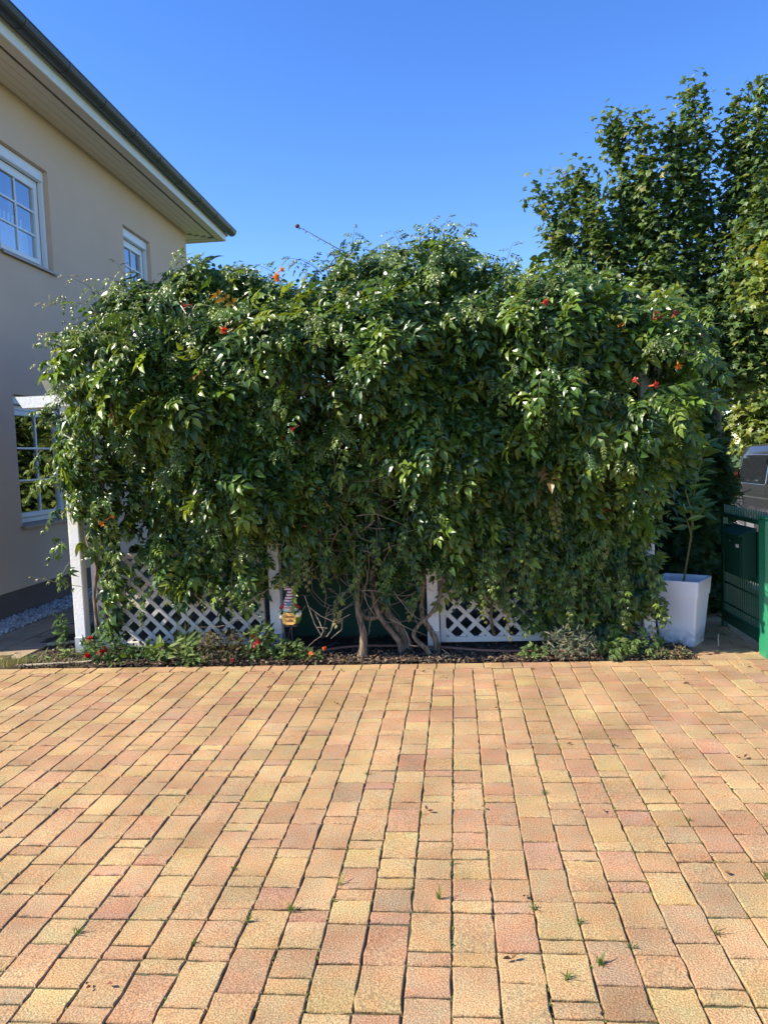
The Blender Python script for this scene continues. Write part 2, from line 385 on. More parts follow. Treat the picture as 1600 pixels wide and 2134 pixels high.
PAL = [((0.52, 0.345, 0.165), 3.2), ((0.50, 0.315, 0.16), 3.6), ((0.475, 0.28, 0.15), 3.4), ((0.445, 0.245, 0.14), 2.4), ((0.40, 0.215, 0.135), 0.7), ((0.56, 0.39, 0.185), 1.2), ((0.43, 0.28, 0.165), 1.4)]
PALC = np.array([p[0] for p in PAL]) * 0.80
PALC = PALC.mean(0) * np.array([1.05, 1.08, 1.08]) + (PALC - PALC.mean(0)) * 0.66; PALW = np.array([p[1] for p in PAL]); PALW /= PALW.sum()
def pave_ring(x0, x1, y0, y1, zt, k=4, jag=0.0019):
    """outline of a paver with slightly broken edges"""
    P = []
    c = [(x0, y0), (x1, y0), (x1, y1), (x0, y1)]
    for i in range(4):
        a = np.array(c[i]); b = np.array(c[(i + 1) % 4])
        for j in range(k): P.append(a + (b - a) * (j / k))
    P = np.array(P)
    return P + RNG.normal(0, jag, P.shape)
def add_paver(mb, x0, x1, y0, y1, col, z=0.0, k=4):
    cx, cy = (x0 + x1) / 2, (y0 + y1) / 2
    O = pave_ring(x0, x1, y0, y1, z, k); n = len(O)
    ins = 0.0045
    hx, hy = (x1 - x0) / 2, (y1 - y0) / 2
    I = np.array([cx, cy]) + (O - [cx, cy]) * [1 - ins / hx, 1 - ins / hy]
    tx, ty = RNG.normal(0, 0.006, 2); dz = RNG.normal(0, 0.0012)
    zi = z + dz + (I[:, 0] - cx) * tx + (I[:, 1] - cy) * ty
    zo = z + dz - 0.0045 + (O[:, 0] - cx) * tx + (O[:, 1] - cy) * ty
    V = np.concatenate([np.c_[I, zi], np.c_[O, zo], np.c_[O, np.full(n, z - 0.03)]])
    f4 = [(j + n, (j + 1) % n + n, (j + 1) % n, j) for j in range(n)] + [(j + 2 * n, (j + 1) % n + 2 * n, (j + 1) % n + n, j + n) for j in range(n)]
    # colour drifts a little over each stone, as in the two-tone mix
    c2 = col * RNG.uniform(0.9, 1.1) * np.array([1, RNG.uniform(0.90, 1.10), RNG.uniform(0.9, 1.08)])
    t = (np.concatenate([I, O, O])[:, 1] - y0) / (y1 - y0)
    if random.random() < 0.5: t = 1 - t
    tn = col + (c2 - col) * t[:, None]
    tn[n:2 * n] *= RNG.uniform(.55, .9, (n, 1)); tn[2 * n:] = [0.05, 0.05, 0.025]     # mossy dirt in the joint
    mb.raw(V, f4=f4, fn=[list(range(n))], tint=tn)
def pick(x, y):
    c = PALC[RNG.choice(len(PALC), p=PALW)].copy()
    return c * RNG.uniform(0.93, 1.07)
mb = MB()
i0 = int((-5.6 + 0.06) / 0.143); 
for i in range(i0, 26):
    xa = -0.06 + i * 0.143; y = 5.645 - RNG.choice([0.0, 0.0, 0.0])
    last = None
    while y > 0.9:
        ln = RNG.choice([0.213, 0.143, 0.0715], p=[0.38, 0.32, 0.30])
        if ln < 0.1 and last is not None and last < 0.1: ln = 0.213
        last = ln
        g = 0.0078
        add_paver(mb, xa + 0.0019, xa + 0.143 - 0.0019, y - ln + g / 2, y - g / 2, pick(xa, y), 0.0, 4 if y < 4.5 else 2)
        y -= ln
x = -5.6
while x < 3.6:      # border course laid across the end of the rows
    ln = RNG.choice([0.213, 0.143, 0.0715], p=[0.5, 0.35, 0.15])
    add_paver(mb, x + 0.002, x + ln - 0.002, 5.65, 5.79, pick(x, 5.7), 0.001, 3)
    x += ln
y = 5.797            # small apron between planter and gate
for row in range(13):
    x = 1.62 + RNG.uniform(-0.08, 0.08) if row else 1.55
    while x < 3.3:
        ln = RNG.choice([0.213, 0.285])
        add_paver(mb, x + 0.003, x + ln - 0.003, y + 0.002, y + 0.139, pick(x, y) * [1.0, 1.02, 0.95], 0.0, 2)
        x += ln
    y += 0.143
drive = mb.build('driveway', M_PAVE); drive['kind'] = 'structure'
mb = MB()
ROT = Matrix.Rotation(radians(0), 4, 'Z')
for r in range(20):   # slab path along the house
    y = 6.05 + r * 0.4
    for (xa, xb) in ((-4.42, -4.06), (-4.05, -3.72)):
        mb.box(xa, xb - 0.006, y + RNG.uniform(0, 0.004), y + 0.394, -0.05, 0.012 + RNG.normal(0, 0.002), 0.004, tint=np.array([0.36, 0.27, 0.18]) * RNG.uniform(0.85, 1.12))
mb.build('path', M_PAVE)['kind'] = 'structure'

# gravel strip along the plinth (stuff)
def pebble_template():
    ico = [(0, 0, 1), (0.9, 0, 0.3), (0.28, 0.86, 0.3), (-0.73, 0.53, 0.35), (-0.73, -0.53, 0.3), (0.28, -0.86, 0.35),
           (0.73, 0.53, -0.4), (-0.28, 0.86, -0.4), (-0.9, 0, -0.4), (-0.28, -0.86, -0.4), (0.73, -0.53, -0.4)]
    f = [(0, 1, 2), (0, 2, 3), (0, 3, 4), (0, 4, 5), (0, 5, 1), (1, 6, 2), (2, 7, 3), (3, 8, 4), (4, 9, 5), (5, 10, 1), (2, 6, 7), (3, 7, 8), (4, 8, 9), (5, 9, 10), (1, 10, 6)]
    return np.array(ico), f
PT, PF = pebble_template()
def rand_rot(N, tilt=0.6):
    a = RNG.uniform(0, 2 * pi, N); b = RNG.normal(0, tilt, N); c = RNG.normal(0, tilt, N)
    ca, sa, cb, sb, cc, sc = np.cos(a), np.sin(a), np.cos(b), np.sin(b), np.cos(c), np.sin(c)
    z = np.zeros(N); o = np.ones(N)
    Rz = np.stack([ca, -sa, z, sa, ca, z, z, z, o], -1).reshape(N, 3, 3)
    Rx = np.stack([o, z, z, z, cb, -sb, z, sb, cb], -1).reshape(N, 3, 3)
    Ry = np.stack([cc, z, sc, z, o, z, -sc, z, cc], -1).reshape(N, 3, 3)
    return Rz @ Rx @ Ry
N = 5200
p = np.c_[RNG.uniform(-4.84, -4.45, N), RNG.uniform(6.2, 10.5, N), RNG.uniform(0.0, 0.03, N)]
s3 = RNG.uniform(0.012, 0.026, N)[:, None] * RNG.uniform(0.6, 1.2, (N, 3))
g = RNG.uniform(0.28, 0.72, N)[:, None] * np.array([1.0, 0.97, 0.94])
tag(MB().inst(PT, PF, [], p, rand_rot(N), s3, g).build('gravel', M_STONE, smooth=True), kind='stuff')

# bark mulch and crumbs on the bed (stuff)
N = 9000
x = RNG.uniform(-3.6, 1.75, N); y = 5.80 + np.abs(RNG.normal(0, 0.32, N)); y = np.where(y > 6.9, 6.0, y)
p = np.c_[x, y, RNG.uniform(-0.01, 0.03, N)]
s3 = np.c_[RNG.uniform(0.006, 0.022, N), RNG.uniform(0.004, 0.010, N), RNG.uniform(0.003, 0.007, N)]
base = np.array([[0.10, 0.07, 0.05], [0.16, 0.11, 0.075], [0.06, 0.045, 0.035], [0.28, 0.21, 0.14]])[RNG.choice(4, N, p=[.4, .25, .27, .08])]
tag(MB().inst(PT, PF, [], p, rand_rot(N, 0.4), s3, base * RNG.uniform(0.8, 1.2, (N, 1))).build('bark_mulch', M_CHIP), kind='stuff')

# ------------------------------------------------------------------ house
house = empty('house', (-4.8, 6, 0))
HX = -4.8; HY0, HY1 = 6.12, 14.05; ZT = 5.86; ZP = 0.30
WINS = [(8.06, 9.16, 3.98, 5.19), (11.28, 12.30, 3.98, 5.19), (8.08, 9.30, 0.98, 2.44)]
ys = sorted({HY0, HY1, *[a for w_ in WINS for a in w_[:2]]}); zs = sorted({ZP, ZT, *[a for w_ in WINS for a in w_[2:]]})
mb = MB()
T = 0.26
for a, b in zip(ys[:-1], ys[1:]):
    col = []
    for c, d in zip(zs[:-1], zs[1:]):
        ym, zm = (a + b) / 2, (c + d) / 2
        if not any(w_[0] < ym < w_[1] and w_[2] < zm < w_[3] for w_ in WINS): col.append((c, d))
    merged = []
    for c, d in col:
        if merged and abs(merged[-1][1] - c) < 1e-6: merged[-1] = (merged[-1][0], d)
        else: merged.append((c, d))
    for c, d in merged: mb.box(HX - T, HX, a, b, c, d)
mb.box(-13, HX - T, HY0, HY0 + T, ZP, ZT); mb.box(-13, HX - T, HY1 - T, HY1, ZP, ZT); mb.box(-13, -13 + T, HY0 + T, HY1 - T, ZP, ZT)
mb.build('wall', M_WALL, house)
mb = MB(); mb.box(-12.98, HX - 0.02 + 0.005, HY0 + 0.015, HY1 - 0.015, -0.4, ZP - 0.001); mb.build('plinth', M_PLINTH, house)
# eaves: soffit boards, dark shadow gap, fascia, gutter
OV = 0.56; FX = HX + OV; FY0, FY1 = HY0 - OV, HY1 + OV
zs0 = 5.82
mb = MB()
for k in range(4):    # boards run round the house
    a = 0.012 + k * 0.098; b = a + 0.093
    mb.box(HX + a, HX + b, HY0 - a, HY1 + a, zs0, zs0 + 0.018)
    mb.box(-13, HX + a - 0.004, HY1 + a, HY1 + b, zs0, zs0 + 0.018)
    mb.box(-13, HX + a - 0.004, HY0 - b, HY0 - a, zs0, zs0 + 0.018)
mb.box(HX + 0.442, FX, FY0, FY1, zs0 - 0.004, zs0 + 0.02)
mb.box(-13, HX + 0.424, HY1 + 0.425, FY1, zs0 - 0.004, zs0 + 0.02); mb.box(-13, HX + 0.424, FY0, HY0 - 0.425, zs0 - 0.004, zs0 + 0.02)
mb.build('soffit', M_SOFFIT, house)
mb = MB(); mb.box(-13, FX - 0.02, FY0 + 0.02, FY1 - 0.02, zs0 + 0.022, zs0 + 0.03); mb.build('soffit_gap', M_GROOVE, house)
mb = MB()
mb.box(FX + 0.001, FX + 0.03, FY0 - 0.03, FY1 + 0.03, zs0 - 0.02, zs0 + 0.19, 0.004)
mb.box(-13, FX, FY1 + 0.001, FY1 + 0.03, zs0 - 0.02, zs0 + 0.19, 0.004); mb.box(-13, FX, FY0 - 0.03, FY0 - 0.001, zs0 - 0.02, zs0 + 0.19, 0.004)
mb.build('fascia', M_FASCIA, house)
GX = FX + 0.118; GR = 0.090; GZ = zs0 + 0.185
def gutter_profile(R, th=0.004, n=10):
    o = [(R * cos(pi + pi * j / n), R * sin(pi + pi * j / n)) for j in range(n + 1)]
    return o + [((R - th) * cos(2 * pi - pi * j / n), (R - th) * sin(2 * pi - pi * j / n)) for j in range(n + 1)]
prof = gutter_profile(GR)
mb = MB(); mb.prism([(GX + p, GZ + q) for p, q in prof], 1, FY0 - 0.2, FY1 + 0.14)
mb.prism([(FY1 + 0.118 + p, GZ + q) for p, q in prof], 0, -13, GX - GR)
mb.prism([(FY0 - 0.118 + p, GZ + q) for p, q in prof], 0, -13, GX - GR)
mb.tube([(GX + GR, FY0 - 0.2, GZ + 0.004), (GX + GR, FY1 + 0.14, GZ + 0.004)], 0.009, 8)
gut = mb.build('gutter', M_ZINC, house)
mb = MB()
mb.prism([(GX + p * 1.02, GZ + q * 1.02) for p, q in [(GR * cos(pi + pi * j / 10), GR * sin(pi + pi * j / 10)) for j in range(11)]], 1, FY1 + 0.14, FY1 + 0.1405)
mb.build('gutter_end', M_ZINC, gut)
for k in range(11):
    mb = MB(); yy = 5.75 + k * 0.87; mb.prism([(GX + p * 1.045, GZ + q * 1.045) for p, q in prof], 1, yy, yy + 0.03)
    mb.box(FX + 0.03, GX - GR + 0.004, yy, yy + 0.03, GZ - 0.02, GZ - 0.014)
    mb.build('gutter_bracket', M_ZINC, gut)
# hipped roof with tile edge
mb = MB(); ez = zs0 + 0.2; pit = math.tan(radians(23)); x0r, x1r = -13.6, FX + 0.06; y0r, y1r = FY0 - 0.06, FY1 + 0.06
hw = (y1r - y0r) / 2; rz = ez + hw * pit; ym = (y0r + y1r) / 2
V = [(x0r, y0r, ez), (x1r, y0r, ez), (x1r, y1r, ez), (x0r, y1r, ez), (x1r - hw, ym, rz), (x0r + hw, ym, rz)]
V += [(a, b, c - 0.03) for a, b, c in V]
mb.raw(V, f3=[(1, 2, 4), (3, 0, 5), (7, 10, 8), (9, 11, 6)], f4=[(0, 1, 4, 5), (2, 3, 5, 4), (0, 6, 7, 1), (1, 7, 8, 2), (2, 8, 9, 3), (3, 9, 6, 0), (6, 11, 10, 7), (8, 10, 11, 9)])
yk = y0r
while yk < y1r - 0.2:
    mb.prism([(yk, ez + 0.004), (yk + 0.14, ez + 0.05), (yk + 0.27, ez + 0.004)], 0, x1r - 0.40, x1r)
    yk += 0.3
roof = mb.build('roof', M_TILE, house)

def window(y0, y1, z0, z1, upper):
    w_ = empty('window', (HX, y0, z0), 0, house); w_.matrix_parent_inverse = Matrix.Translation((4.8, -6, 0))
    xo = HX - 0.10; fr = MB(); fw = 0.075
    box_h = 0.13 if upper else 0.10
    # roller shutter box and guide rails
    sh = MB(); sh.box(HX - 0.12, HX - 0.055, y0 + 0.004, y1 - 0.004, z1 - box_h, z1 - 0.004, 0.006)
    for a, b in ((y0 + 0.004, y0 + 0.045), (y1 - 0.045, y1 - 0.004)): sh.box(HX - 0.12, HX - 0.062, a, b, z0 + 0.015, z1 - box_h - 0.002, 0.004)
    zt = z1 - box_h - 0.004; ya, yb = y0 + 0.05, y1 - 0.05
    # outer frame + sash
    for (a, b, xf) in ((0.0, 0.055, xo - 0.02), (0.060, 0.115, xo)):
        fr.box(xo - 0.07, xf, ya + a, ya + b, z0 + 0.02 + a, zt - a, 0.004); fr.box(xo - 0.07, xf, yb - b, yb - a, z0 + 0.02 + a, zt - a, 0.004)
        fr.box(xo - 0.07, xf - 0.001, ya + b, yb - b, zt - b, zt - a, 0.004); fr.box(xo - 0.07, xf - 0.001, ya + b, yb - b, z0 + 0.02 + a, z0 + 0.02 + b, 0.004)
    fro = fr.build('frame', M_WHITE, w_)
    sho = sh.build('shutter_box', M_WHITE, w_)
    ga, gb, gc, gd = ya + 0.115, yb - 0.115, z0 + 0.135, zt - 0.115
    pa = MB(); pa.raw([(xo - 0.028, ga - 0.006, gc - 0.006), (xo - 0.028, gb + 0.006, gc - 0.006), (xo - 0.028, gb + 0.006, gd + 0.006), (xo - 0.028, ga - 0.006, gd + 0.006)], f4=[(0, 1, 2, 3)])
    pao = pa.build('pane', M_GLASS, w_)
    br = MB(); t = 0.011
    ymid = (ga + gb) / 2
    br.box(xo - 0.0275 + 0.002, xo - 0.012, ymid - t, ymid + t, gc, gd)
    for k in (1, 2):
        zz = gc + (gd - gc) * k / 3
        br.box(xo - 0.0255, xo - 0.0125, ga, ymid - t - 0.001, zz - t, zz + t); br.box(xo - 0.0255, xo - 0.0125, ymid + t + 0.001, gb, zz - t, zz + t)
    bro = br.build('glazing_bar', M_WHITE, w_)
    si = MB(); si.prism([(HX - 0.11, z0 + 0.018), (HX + 0.045, z0 + 0.002), (HX + 0.045, z0 - 0.028), (HX + 0.04, z0 - 0.028), (HX + 0.04, z0 - 0.004), (HX - 0.11, z0 + 0.010)], 1, y0 - 0.03, y1 + 0.04)
    sio = si.build('sill', M_SILL, w_)
    kids = [fro, sho, pao, bro, sio]
    # curtains behind the glass
    n = 90; yy = np.linspace(ga - 0.05, gb + 0.05, n); xx = xo - 0.17 + 0.018 * np.sin(yy * 62) + 0.01 * np.sin(yy * 23 + 1)
    if upper:
        hz = gc + (gd - gc) * 0.42
        tops = hz + 0.10 + 0.03 * np.abs(np.sin(yy * 15))
        V = np.concatenate([np.c_[xx, yy, np.full(n, gc - 0.06)], np.c_[xx, yy, tops * 0 + hz]])
        cu = MB().raw(V, f4=[(j, j + 1, n + j + 1, n + j) for j in range(n - 1)])
        for k in range(9):   # looped heading
            yc = ga + (gb - ga) * (k + 0.5) / 9; d = 0.028
            cu.raw([(xo - 0.16, yc - d, hz - 0.005), (xo - 0.16, yc - d + 0.03, hz - 0.005), (xo - 0.16, yc + 0.02, hz + 0.12), (xo - 0.16, yc - 0.015, hz + 0.12)], f4=[(0, 1, 2, 3)])
        kids.append(cu.build('curtain', M_CURT, w_))
        d = MB(); n2 = 30; yy2 = np.linspace(gb - 0.13, gb + 0.06, n2); xx2 = xo - 0.26 + 0.03 * np.sin(yy2 * 90)
        d.raw(np.concatenate([np.c_[xx2, yy2, np.full(n2, gc - 0.1)], np.c_[xx2, yy2, np.full(n2, gd + 0.2)]]), f4=[(j, j + 1, n2 + j + 1, n2 + j) for j in range(n2 - 1)])
        kids.append(d.build('drape', M_DRAPE, w_))
    rm = MB(); D = HX - 1.6
    V = [(D, y0 - .5, z0 - .5), (D, y1 + .5, z0 - .5), (D, y1 + .5, z1 + .2), (D, y0 - .5, z1 + .2), (HX - T, y0 - .5, z0 - .5), (HX - T, y1 + .5, z0 - .5), (HX - T, y1 + .5, z1 + .2), (HX - T, y0 - .5, z1 + .2)]
    rm.raw(V, f4=[(0, 1, 2, 3), (0, 4, 5, 1), (3, 2, 6, 7), (0, 3, 7, 4), (1, 5, 6, 2)])
    kids.append(rm.build('room', M_ROOM, w_))
    for k_ in kids: k_.matrix_parent_inverse = Matrix.Translation((-HX, -y0, -z0))
for i_, w_ in enumerate(WINS): window(*w_, i_ < 2)
# lean-to porch roof on the far part of the wall, with its half-round gutter
mb = MB(); mb.prism([(9.6, 3.06), (11.6, 3.75), (11.6, 3.66), (9.6, 2.97)], 0, HX + 0.002, -2.6)
porch = mb.build('porch_roof', M_TILE, house)
mb = MB(); mb.prism([(9.5 + p * 0.95, 3.06 + q * 0.95) for p, q in prof], 0, HX + 0.0, -2.55); pg = mb.build('porch_gutter', M_ZINC, porch)
mb = MB(); mb.box(-4.7, -2.7, 9.62, 9.72, 2.80, 2.95, 0.005); mb.box(-2.78, -2.68, 9.62, 9.72, 0, 2.80, 0.005); pb = mb.build('porch_beam', M_FASCIA, porch)
for c in house.children:
    if c.type == 'MESH': c.matrix_parent_inverse = Matrix.Translation((4.8, -6, 0))
tag(house, 'two storey cream rendered house with white windows and dark zinc gutter under wide eaves', 'house')

# ------------------------------------------------------------------ pergola with lattice
perg = empty('pergola', (0, 0, 0))
PX = [-3.235, -1.53, -0.22, 1.50]; PYF, PYB = 6.20, 8.6
for yv in (PYF, PYB):
    for xv in PX:
        t = 0.047
        mb = MB(); mb.box(xv - t, xv + t, yv, yv + 2 * t, 0.15, 2.12, 0.006)
        po = mb.build('post', M_PAINT, perg)
        mb = MB(); mb.box(xv - t - 0.004, xv + t + 0.004, yv - 0.005, yv + 2 * t + 0.005, -0.06, 0.155, 0.002)
        ba = mb.build('post_shoe', M_GALV, po)
        mb = MB(); mb.lathe([(0.013, 0), (0.013, 0.006), (0.008, 0.010)], 6, M=Matrix.Translation((xv, yv - 0.005, 0.10)) @ Matrix.Rotation(radians(90), 4, 'X')); mb.build('bolt', M_GALV, po)
for yv in (PYF, PYB):
    mb = MB(); mb.prism([(-3.66, 2.215), (1.98, 2.215), (1.92, 2.121), (-3.60, 2.121)], 1, yv - 0.012, yv + 0.105); mb.build('beam', M_PAINT, perg)
for xv in np.linspace(-3.30, 1.72, 9):
    mb = MB(); mb.prism([(5.97, 2.315), (9.0, 2.315), (8.92, 2.217), (6.05, 2.217)], 0, xv, xv + 0.06); mb.build('rafter', M_PAINT, perg)
def lattice(x0, x1, z0, z1, y):
    root = empty('lattice_panel', (0, 0, 0), 0, perg)
    fr = MB(); f = 0.045
    fr.box(x0, x0 + f, y - 0.02, y + 0.02, z0, z1, 0.003); fr.box(x1 - f, x1, y - 0.02, y + 0.02, z0, z1, 0.003)
    fr.box(x0 + f, x1 - f, y - 0.02, y + 0.02, z0, z0 + f, 0.003); fr.box(x0 + f, x1 - f, y - 0.02, y + 0.02, z1 - f, z1, 0.003)
    fr.build('frame', M_LATT, root)
    sl = MB(); wd = 0.033 * sqrt(2); pitch = 0.152
    X0, X1, Z0, Z1 = x0 + 0.02, x1 - 0.02, z0 + 0.02, z1 - 0.02
    for sgn, yy in ((-1, y - 0.017), (1, y + 0.001)):
        c = X0 - (Z1 - Z0) - 0.2
        while c < X1 + (Z1 - Z0) + 0.2:
            # centre line: z = Z0 + (x-c)*(+1) or z = Z1 - (x-c)
            q = []
            def clipseg(cc):
                xa = max(X0, cc); xb = min(X1, cc + (Z1 - Z0))
                return (xa, xb) if xb - xa > 0.01 else None
            A = clipseg(c)
            if A:
                xa, xb = A
                za, zb = (Z0 + xa - c, Z0 + xb - c) if sgn > 0 else (Z1 - (xa - c), Z1 - (xb - c))
                h = wd / 2
                V = [(xa, yy, za - h), (xb, yy, zb - h), (xb, yy, zb + h), (xa, yy, za + h)]
                V += [(a, b + 0.014, d) for a, b, d in V]
                sl.raw(V, f4=[(0, 1, 2, 3), (4, 7, 6, 5), (0, 4, 5, 1), (3, 2, 6, 7), (0, 3, 7, 4), (1, 5, 6, 2)])
            c += pitch
    sl.build('slats', M_LATT, root)
    return root
lattice(-3.13, -1.635, 0.05, 0.86, 6.27)
lattice(-0.165, 1.445, 0.05, 0.82, 6.27)
mb = MB(); mb.raw([(-1.5, 6.75, 0.0), (-0.2, 6.75, 0.0), (-0.2, 6.75, 1.15), (-1.5, 6.75, 1.15), (-1.5, 6.765, 0.0), (-0.2, 6.765, 0.0), (-0.2, 6.765, 1.15), (-1.5, 6.765, 1.15)],
    f4=[(0, 1, 2, 3), (4, 7, 6, 5), (3, 2, 6, 7), (0, 3, 7, 4), (1, 5, 6, 2)]); mb.build('privacy_screen', M_SCREEN, perg)
tag(perg, 'white timber pergola with diagonal lattice panels buried under climbing plants', 'pergola')

# ------------------------------------------------------------------ leaf templates
def leaflet(L=1.0, wdt=0.45, fold=0.10, droop=0.18):
    v = [(0, 0, 0), (-wdt * .5, .34 * L, fold * .9), (0, .36 * L, 0), (wdt * .5, .34 * L, fold * .9),
         (-wdt * .36, .66 * L, fold * .7 - droop * .35), (0, .68 * L, -droop * .4), (wdt * .36, .66 * L, fold * .7 - droop * .35), (0, L, -droop)]
    return np.array(v, float), [(0, 2, 1), (0, 3, 2), (4, 5, 7), (5, 6, 7)], [(1, 2, 5, 4), (2, 3, 6, 5)]
def euler(rx, ry, rz): return np.array((Matrix.Rotation(rz, 3, 'Z') @ Matrix.Rotation(ry, 3, 'Y') @ Matrix.Rotation(rx, 3, 'X')))
def compound(parts):
    V, F3, F4 = [], [], []; n = 0
    for (lv, l3, l4), R, sc, pos in parts:
        V.append((lv * sc) @ R.T + np.array(pos)); F3 += [tuple(i + n for i in f) for f in l3]; F4 += [tuple(i + n for i in f) for f in l4]; n += len(lv)
    return np.concatenate(V), F3, F4
def pinnate(pairs=4, seed=0):
    """trumpet-vine leaf: toothed leaflets in pairs along a drooping stalk, about 1 unit long"""
    r = random.Random(seed); parts = []
    for k in range(pairs):
        t = 0.22 + 0.62 * k / max(1, pairs - 1); z = -0.35 * t * t
        for sg in (-1, 1):
            parts.append((leaflet(1, 0.5, 0.11, 0.28), euler(r.uniform(-.35, .15), r.uniform(-.3, .3), sg * -(1.15 - 0.35 * t + r.uniform(-.15, .15))), 0.36 * (1 - 0.12 * abs(t - .5)) * r.uniform(.85, 1.1), (sg * 0.01, t, z)))
    parts.append((leaflet(1, 0.5, 0.1, 0.28), euler(-.45, r.uniform(-.2, .2), r.uniform(-.2, .2)), 0.38, (0, 0.9, -0.30)))
    st = (np.array([(-.008, 0, 0), (.008, 0, 0), (-.006, .5, -.09), (.006, .5, -.09), (0, .95, -.31)]), [(2, 3, 4)], [(0, 1, 3, 2)])
    parts.append((st, np.eye(3), 1.0, (0, 0, 0)))
    return compound(parts)
def palmate(seed=0):
    """creeper leaf: five leaflets from one point, hanging"""
    r = random.Random(seed); parts = []
    for a, s_ in ((-1.35, .62), (-.68, .88), (0, 1.0), (.68, .88), (1.35, .62)):
        parts.append((leaflet(1, 0.42, 0.09, 0.3), euler(-.25 + r.uniform(-.25, .2), r.uniform(-.25, .25), a + r.uniform(-.12, .12)), s_ * 0.62, (0, .28, 0)))
    st = (np.array([(-.008, 0, 0), (.008, 0, 0), (0, .3, 0)]), [(0, 1, 2)], [])
    parts.append((st, np.eye(3), 1.0, (0, 0, 0)))
    return compound(parts)
PIN = [pinnate(4, 1), pinnate(3, 2), pinnate(4, 3), pinnate(5, 4)]
PAL5 = [palmate(1), palmate(2), palmate(3)]
SINGLE = [leaflet(1, 0.5, 0.08, 0.2), leaflet(1, 0.42, 0.12, 0.3), leaflet(1, 0.62, 0.06, 0.15)]
def maple_leaf(seed=0):
    r = random.Random(seed)
    A = [(0, 0), (.16, .02), (.42, -.06), (.34, .18), (.58, .42), (.33, .45), (.24, .62), (.16, .55), (0, 1.0)]
    pts = A + [(-x, y) for x, y in A[-2:0:-1]]
    V = [(x, y, -0.35 * (x * x) - 0.22 * max(0, y - .3) ** 1.5 + r.uniform(-.03, .03)) for x, y in pts] + [(0, .32, .05)]
    n = len(pts); return np.array(V), [(j, (j + 1) % n, n) for j in range(n)], []
MAP = [maple_leaf(1), maple_leaf(2)]

def frames(nrm, tip):
    """rotation matrices whose Y is the tip direction and Z the leaf normal"""
    n = nrm / (np.linalg.norm(nrm, axis=1)[:, None] + 1e-9)
    y = tip - n * np.sum(tip * n, 1)[:, None]; y /= np.linalg.norm(y, axis=1)[:, None] + 1e-9
    x = np.cross(y, n)
    return np.stack([x, y, n], -1)
GREENS = np.array([[0.060, 0.118, 0.017], [0.086, 0.152, 0.021], [0.028, 0.066, 0.013], [0.145, 0.215, 0.030], [0.044, 0.094, 0.022]])
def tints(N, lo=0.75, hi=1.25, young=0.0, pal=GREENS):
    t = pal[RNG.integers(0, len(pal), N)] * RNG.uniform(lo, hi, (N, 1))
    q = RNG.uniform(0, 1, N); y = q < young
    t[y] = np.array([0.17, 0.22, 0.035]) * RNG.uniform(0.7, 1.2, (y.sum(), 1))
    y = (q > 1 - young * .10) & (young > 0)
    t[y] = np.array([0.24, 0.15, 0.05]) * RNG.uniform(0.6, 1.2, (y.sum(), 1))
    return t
def scatter(mb, tmpl, pos, nrm, tip, size, tint):
    k = RNG.integers(0, len(tmpl), len(pos)); R = frames(nrm, tip)
    for i, (tv, t3, t4) in enumerate(tmpl):
        m = k == i
        mb.inst(tv, t3, t4, pos[m], R[m], size[m], tint[m])

# ------------------------------------------------------------------ hedge of climbers: outline measured in metres
TOPX = [-3.45, -3.30, -3.18, -2.9, -2.36, -2.07, -1.76, -1.5, -1.29, -1.09, -0.89, -0.66, -0.4, -0.2, -0.01, 0.1, 0.24, 0.47, 0.8, 1.16, 1.52, 1.77, 1.9]
TOPZ = [2.2, 2.55, 2.80, 2.94, 3.10, 3.16, 3.14, 2.98, 2.94, 3.02, 3.10, 3.14, 3.12, 3.22, 3.20, 3.10, 3.0, 2.97, 2.91, 2.86, 2.74, 2.54, 2.25]
LZ = [0, .3, .9, 1.22, 1.34, 1.55, 1.8, 2.07, 2.25, 2.46, 2.9]; LX = [-2.94, -2.96, -2.99, -3.03, -3.22, -3.26, -3.28, -3.22, -3.18, -3.12, -2.97]
RZ = [0, .5, 1, 1.5, 2, 2.4, 2.6, 2.8]; RX = [1.44, 1.53, 1.55, 1.57, 1.74, 1.84, 1.77, 1.55]
BX = [-3.2, -3.05, -2.9, -2.7, -2.4, -2.0, -1.75, -1.62, -1.5, -1.38, -1.2, -1.0, -0.8, -0.5, -0.3, -0.1, 0.2, 0.5, 0.8, 1.1, 1.4, 1.7]
BZ = [0.05, 0.10, 0.30, 0.52, 0.60, 0.64, 0.60, 0.64, 0.72, 0.70, 0.78, 0.72, 0.64, 0.68, 0.84, 0.72, 0.26, 0.28, 0.22, 0.12, 0.2, 0.4]
HOLES = [(-2.3, 1.45, .34, .34), (-1.55, 2.05, .35, .22), (0.2, 2.2, .38, .30), (1.0, 2.28, .40, .30), (0.45, 1.5, .35, .22), (-0.6, 1.15, .4, .34), (-1.9, 2.55, .35, .16)]
def ztop(x): return np.interp(x, TOPX, TOPZ) + 0.07 * (vnoise(x * 5, 0 * x, 0 * x, 9) - .5)
def zbot(x): return np.interp(x, BX, BZ) + 0.16 * (vnoise(x * 6, 0 * x, 0 * x, 8) - .5)
def xl(z): return np.interp(z, LZ, LX)
def xr(z): return np.interp(z, RZ, RX)
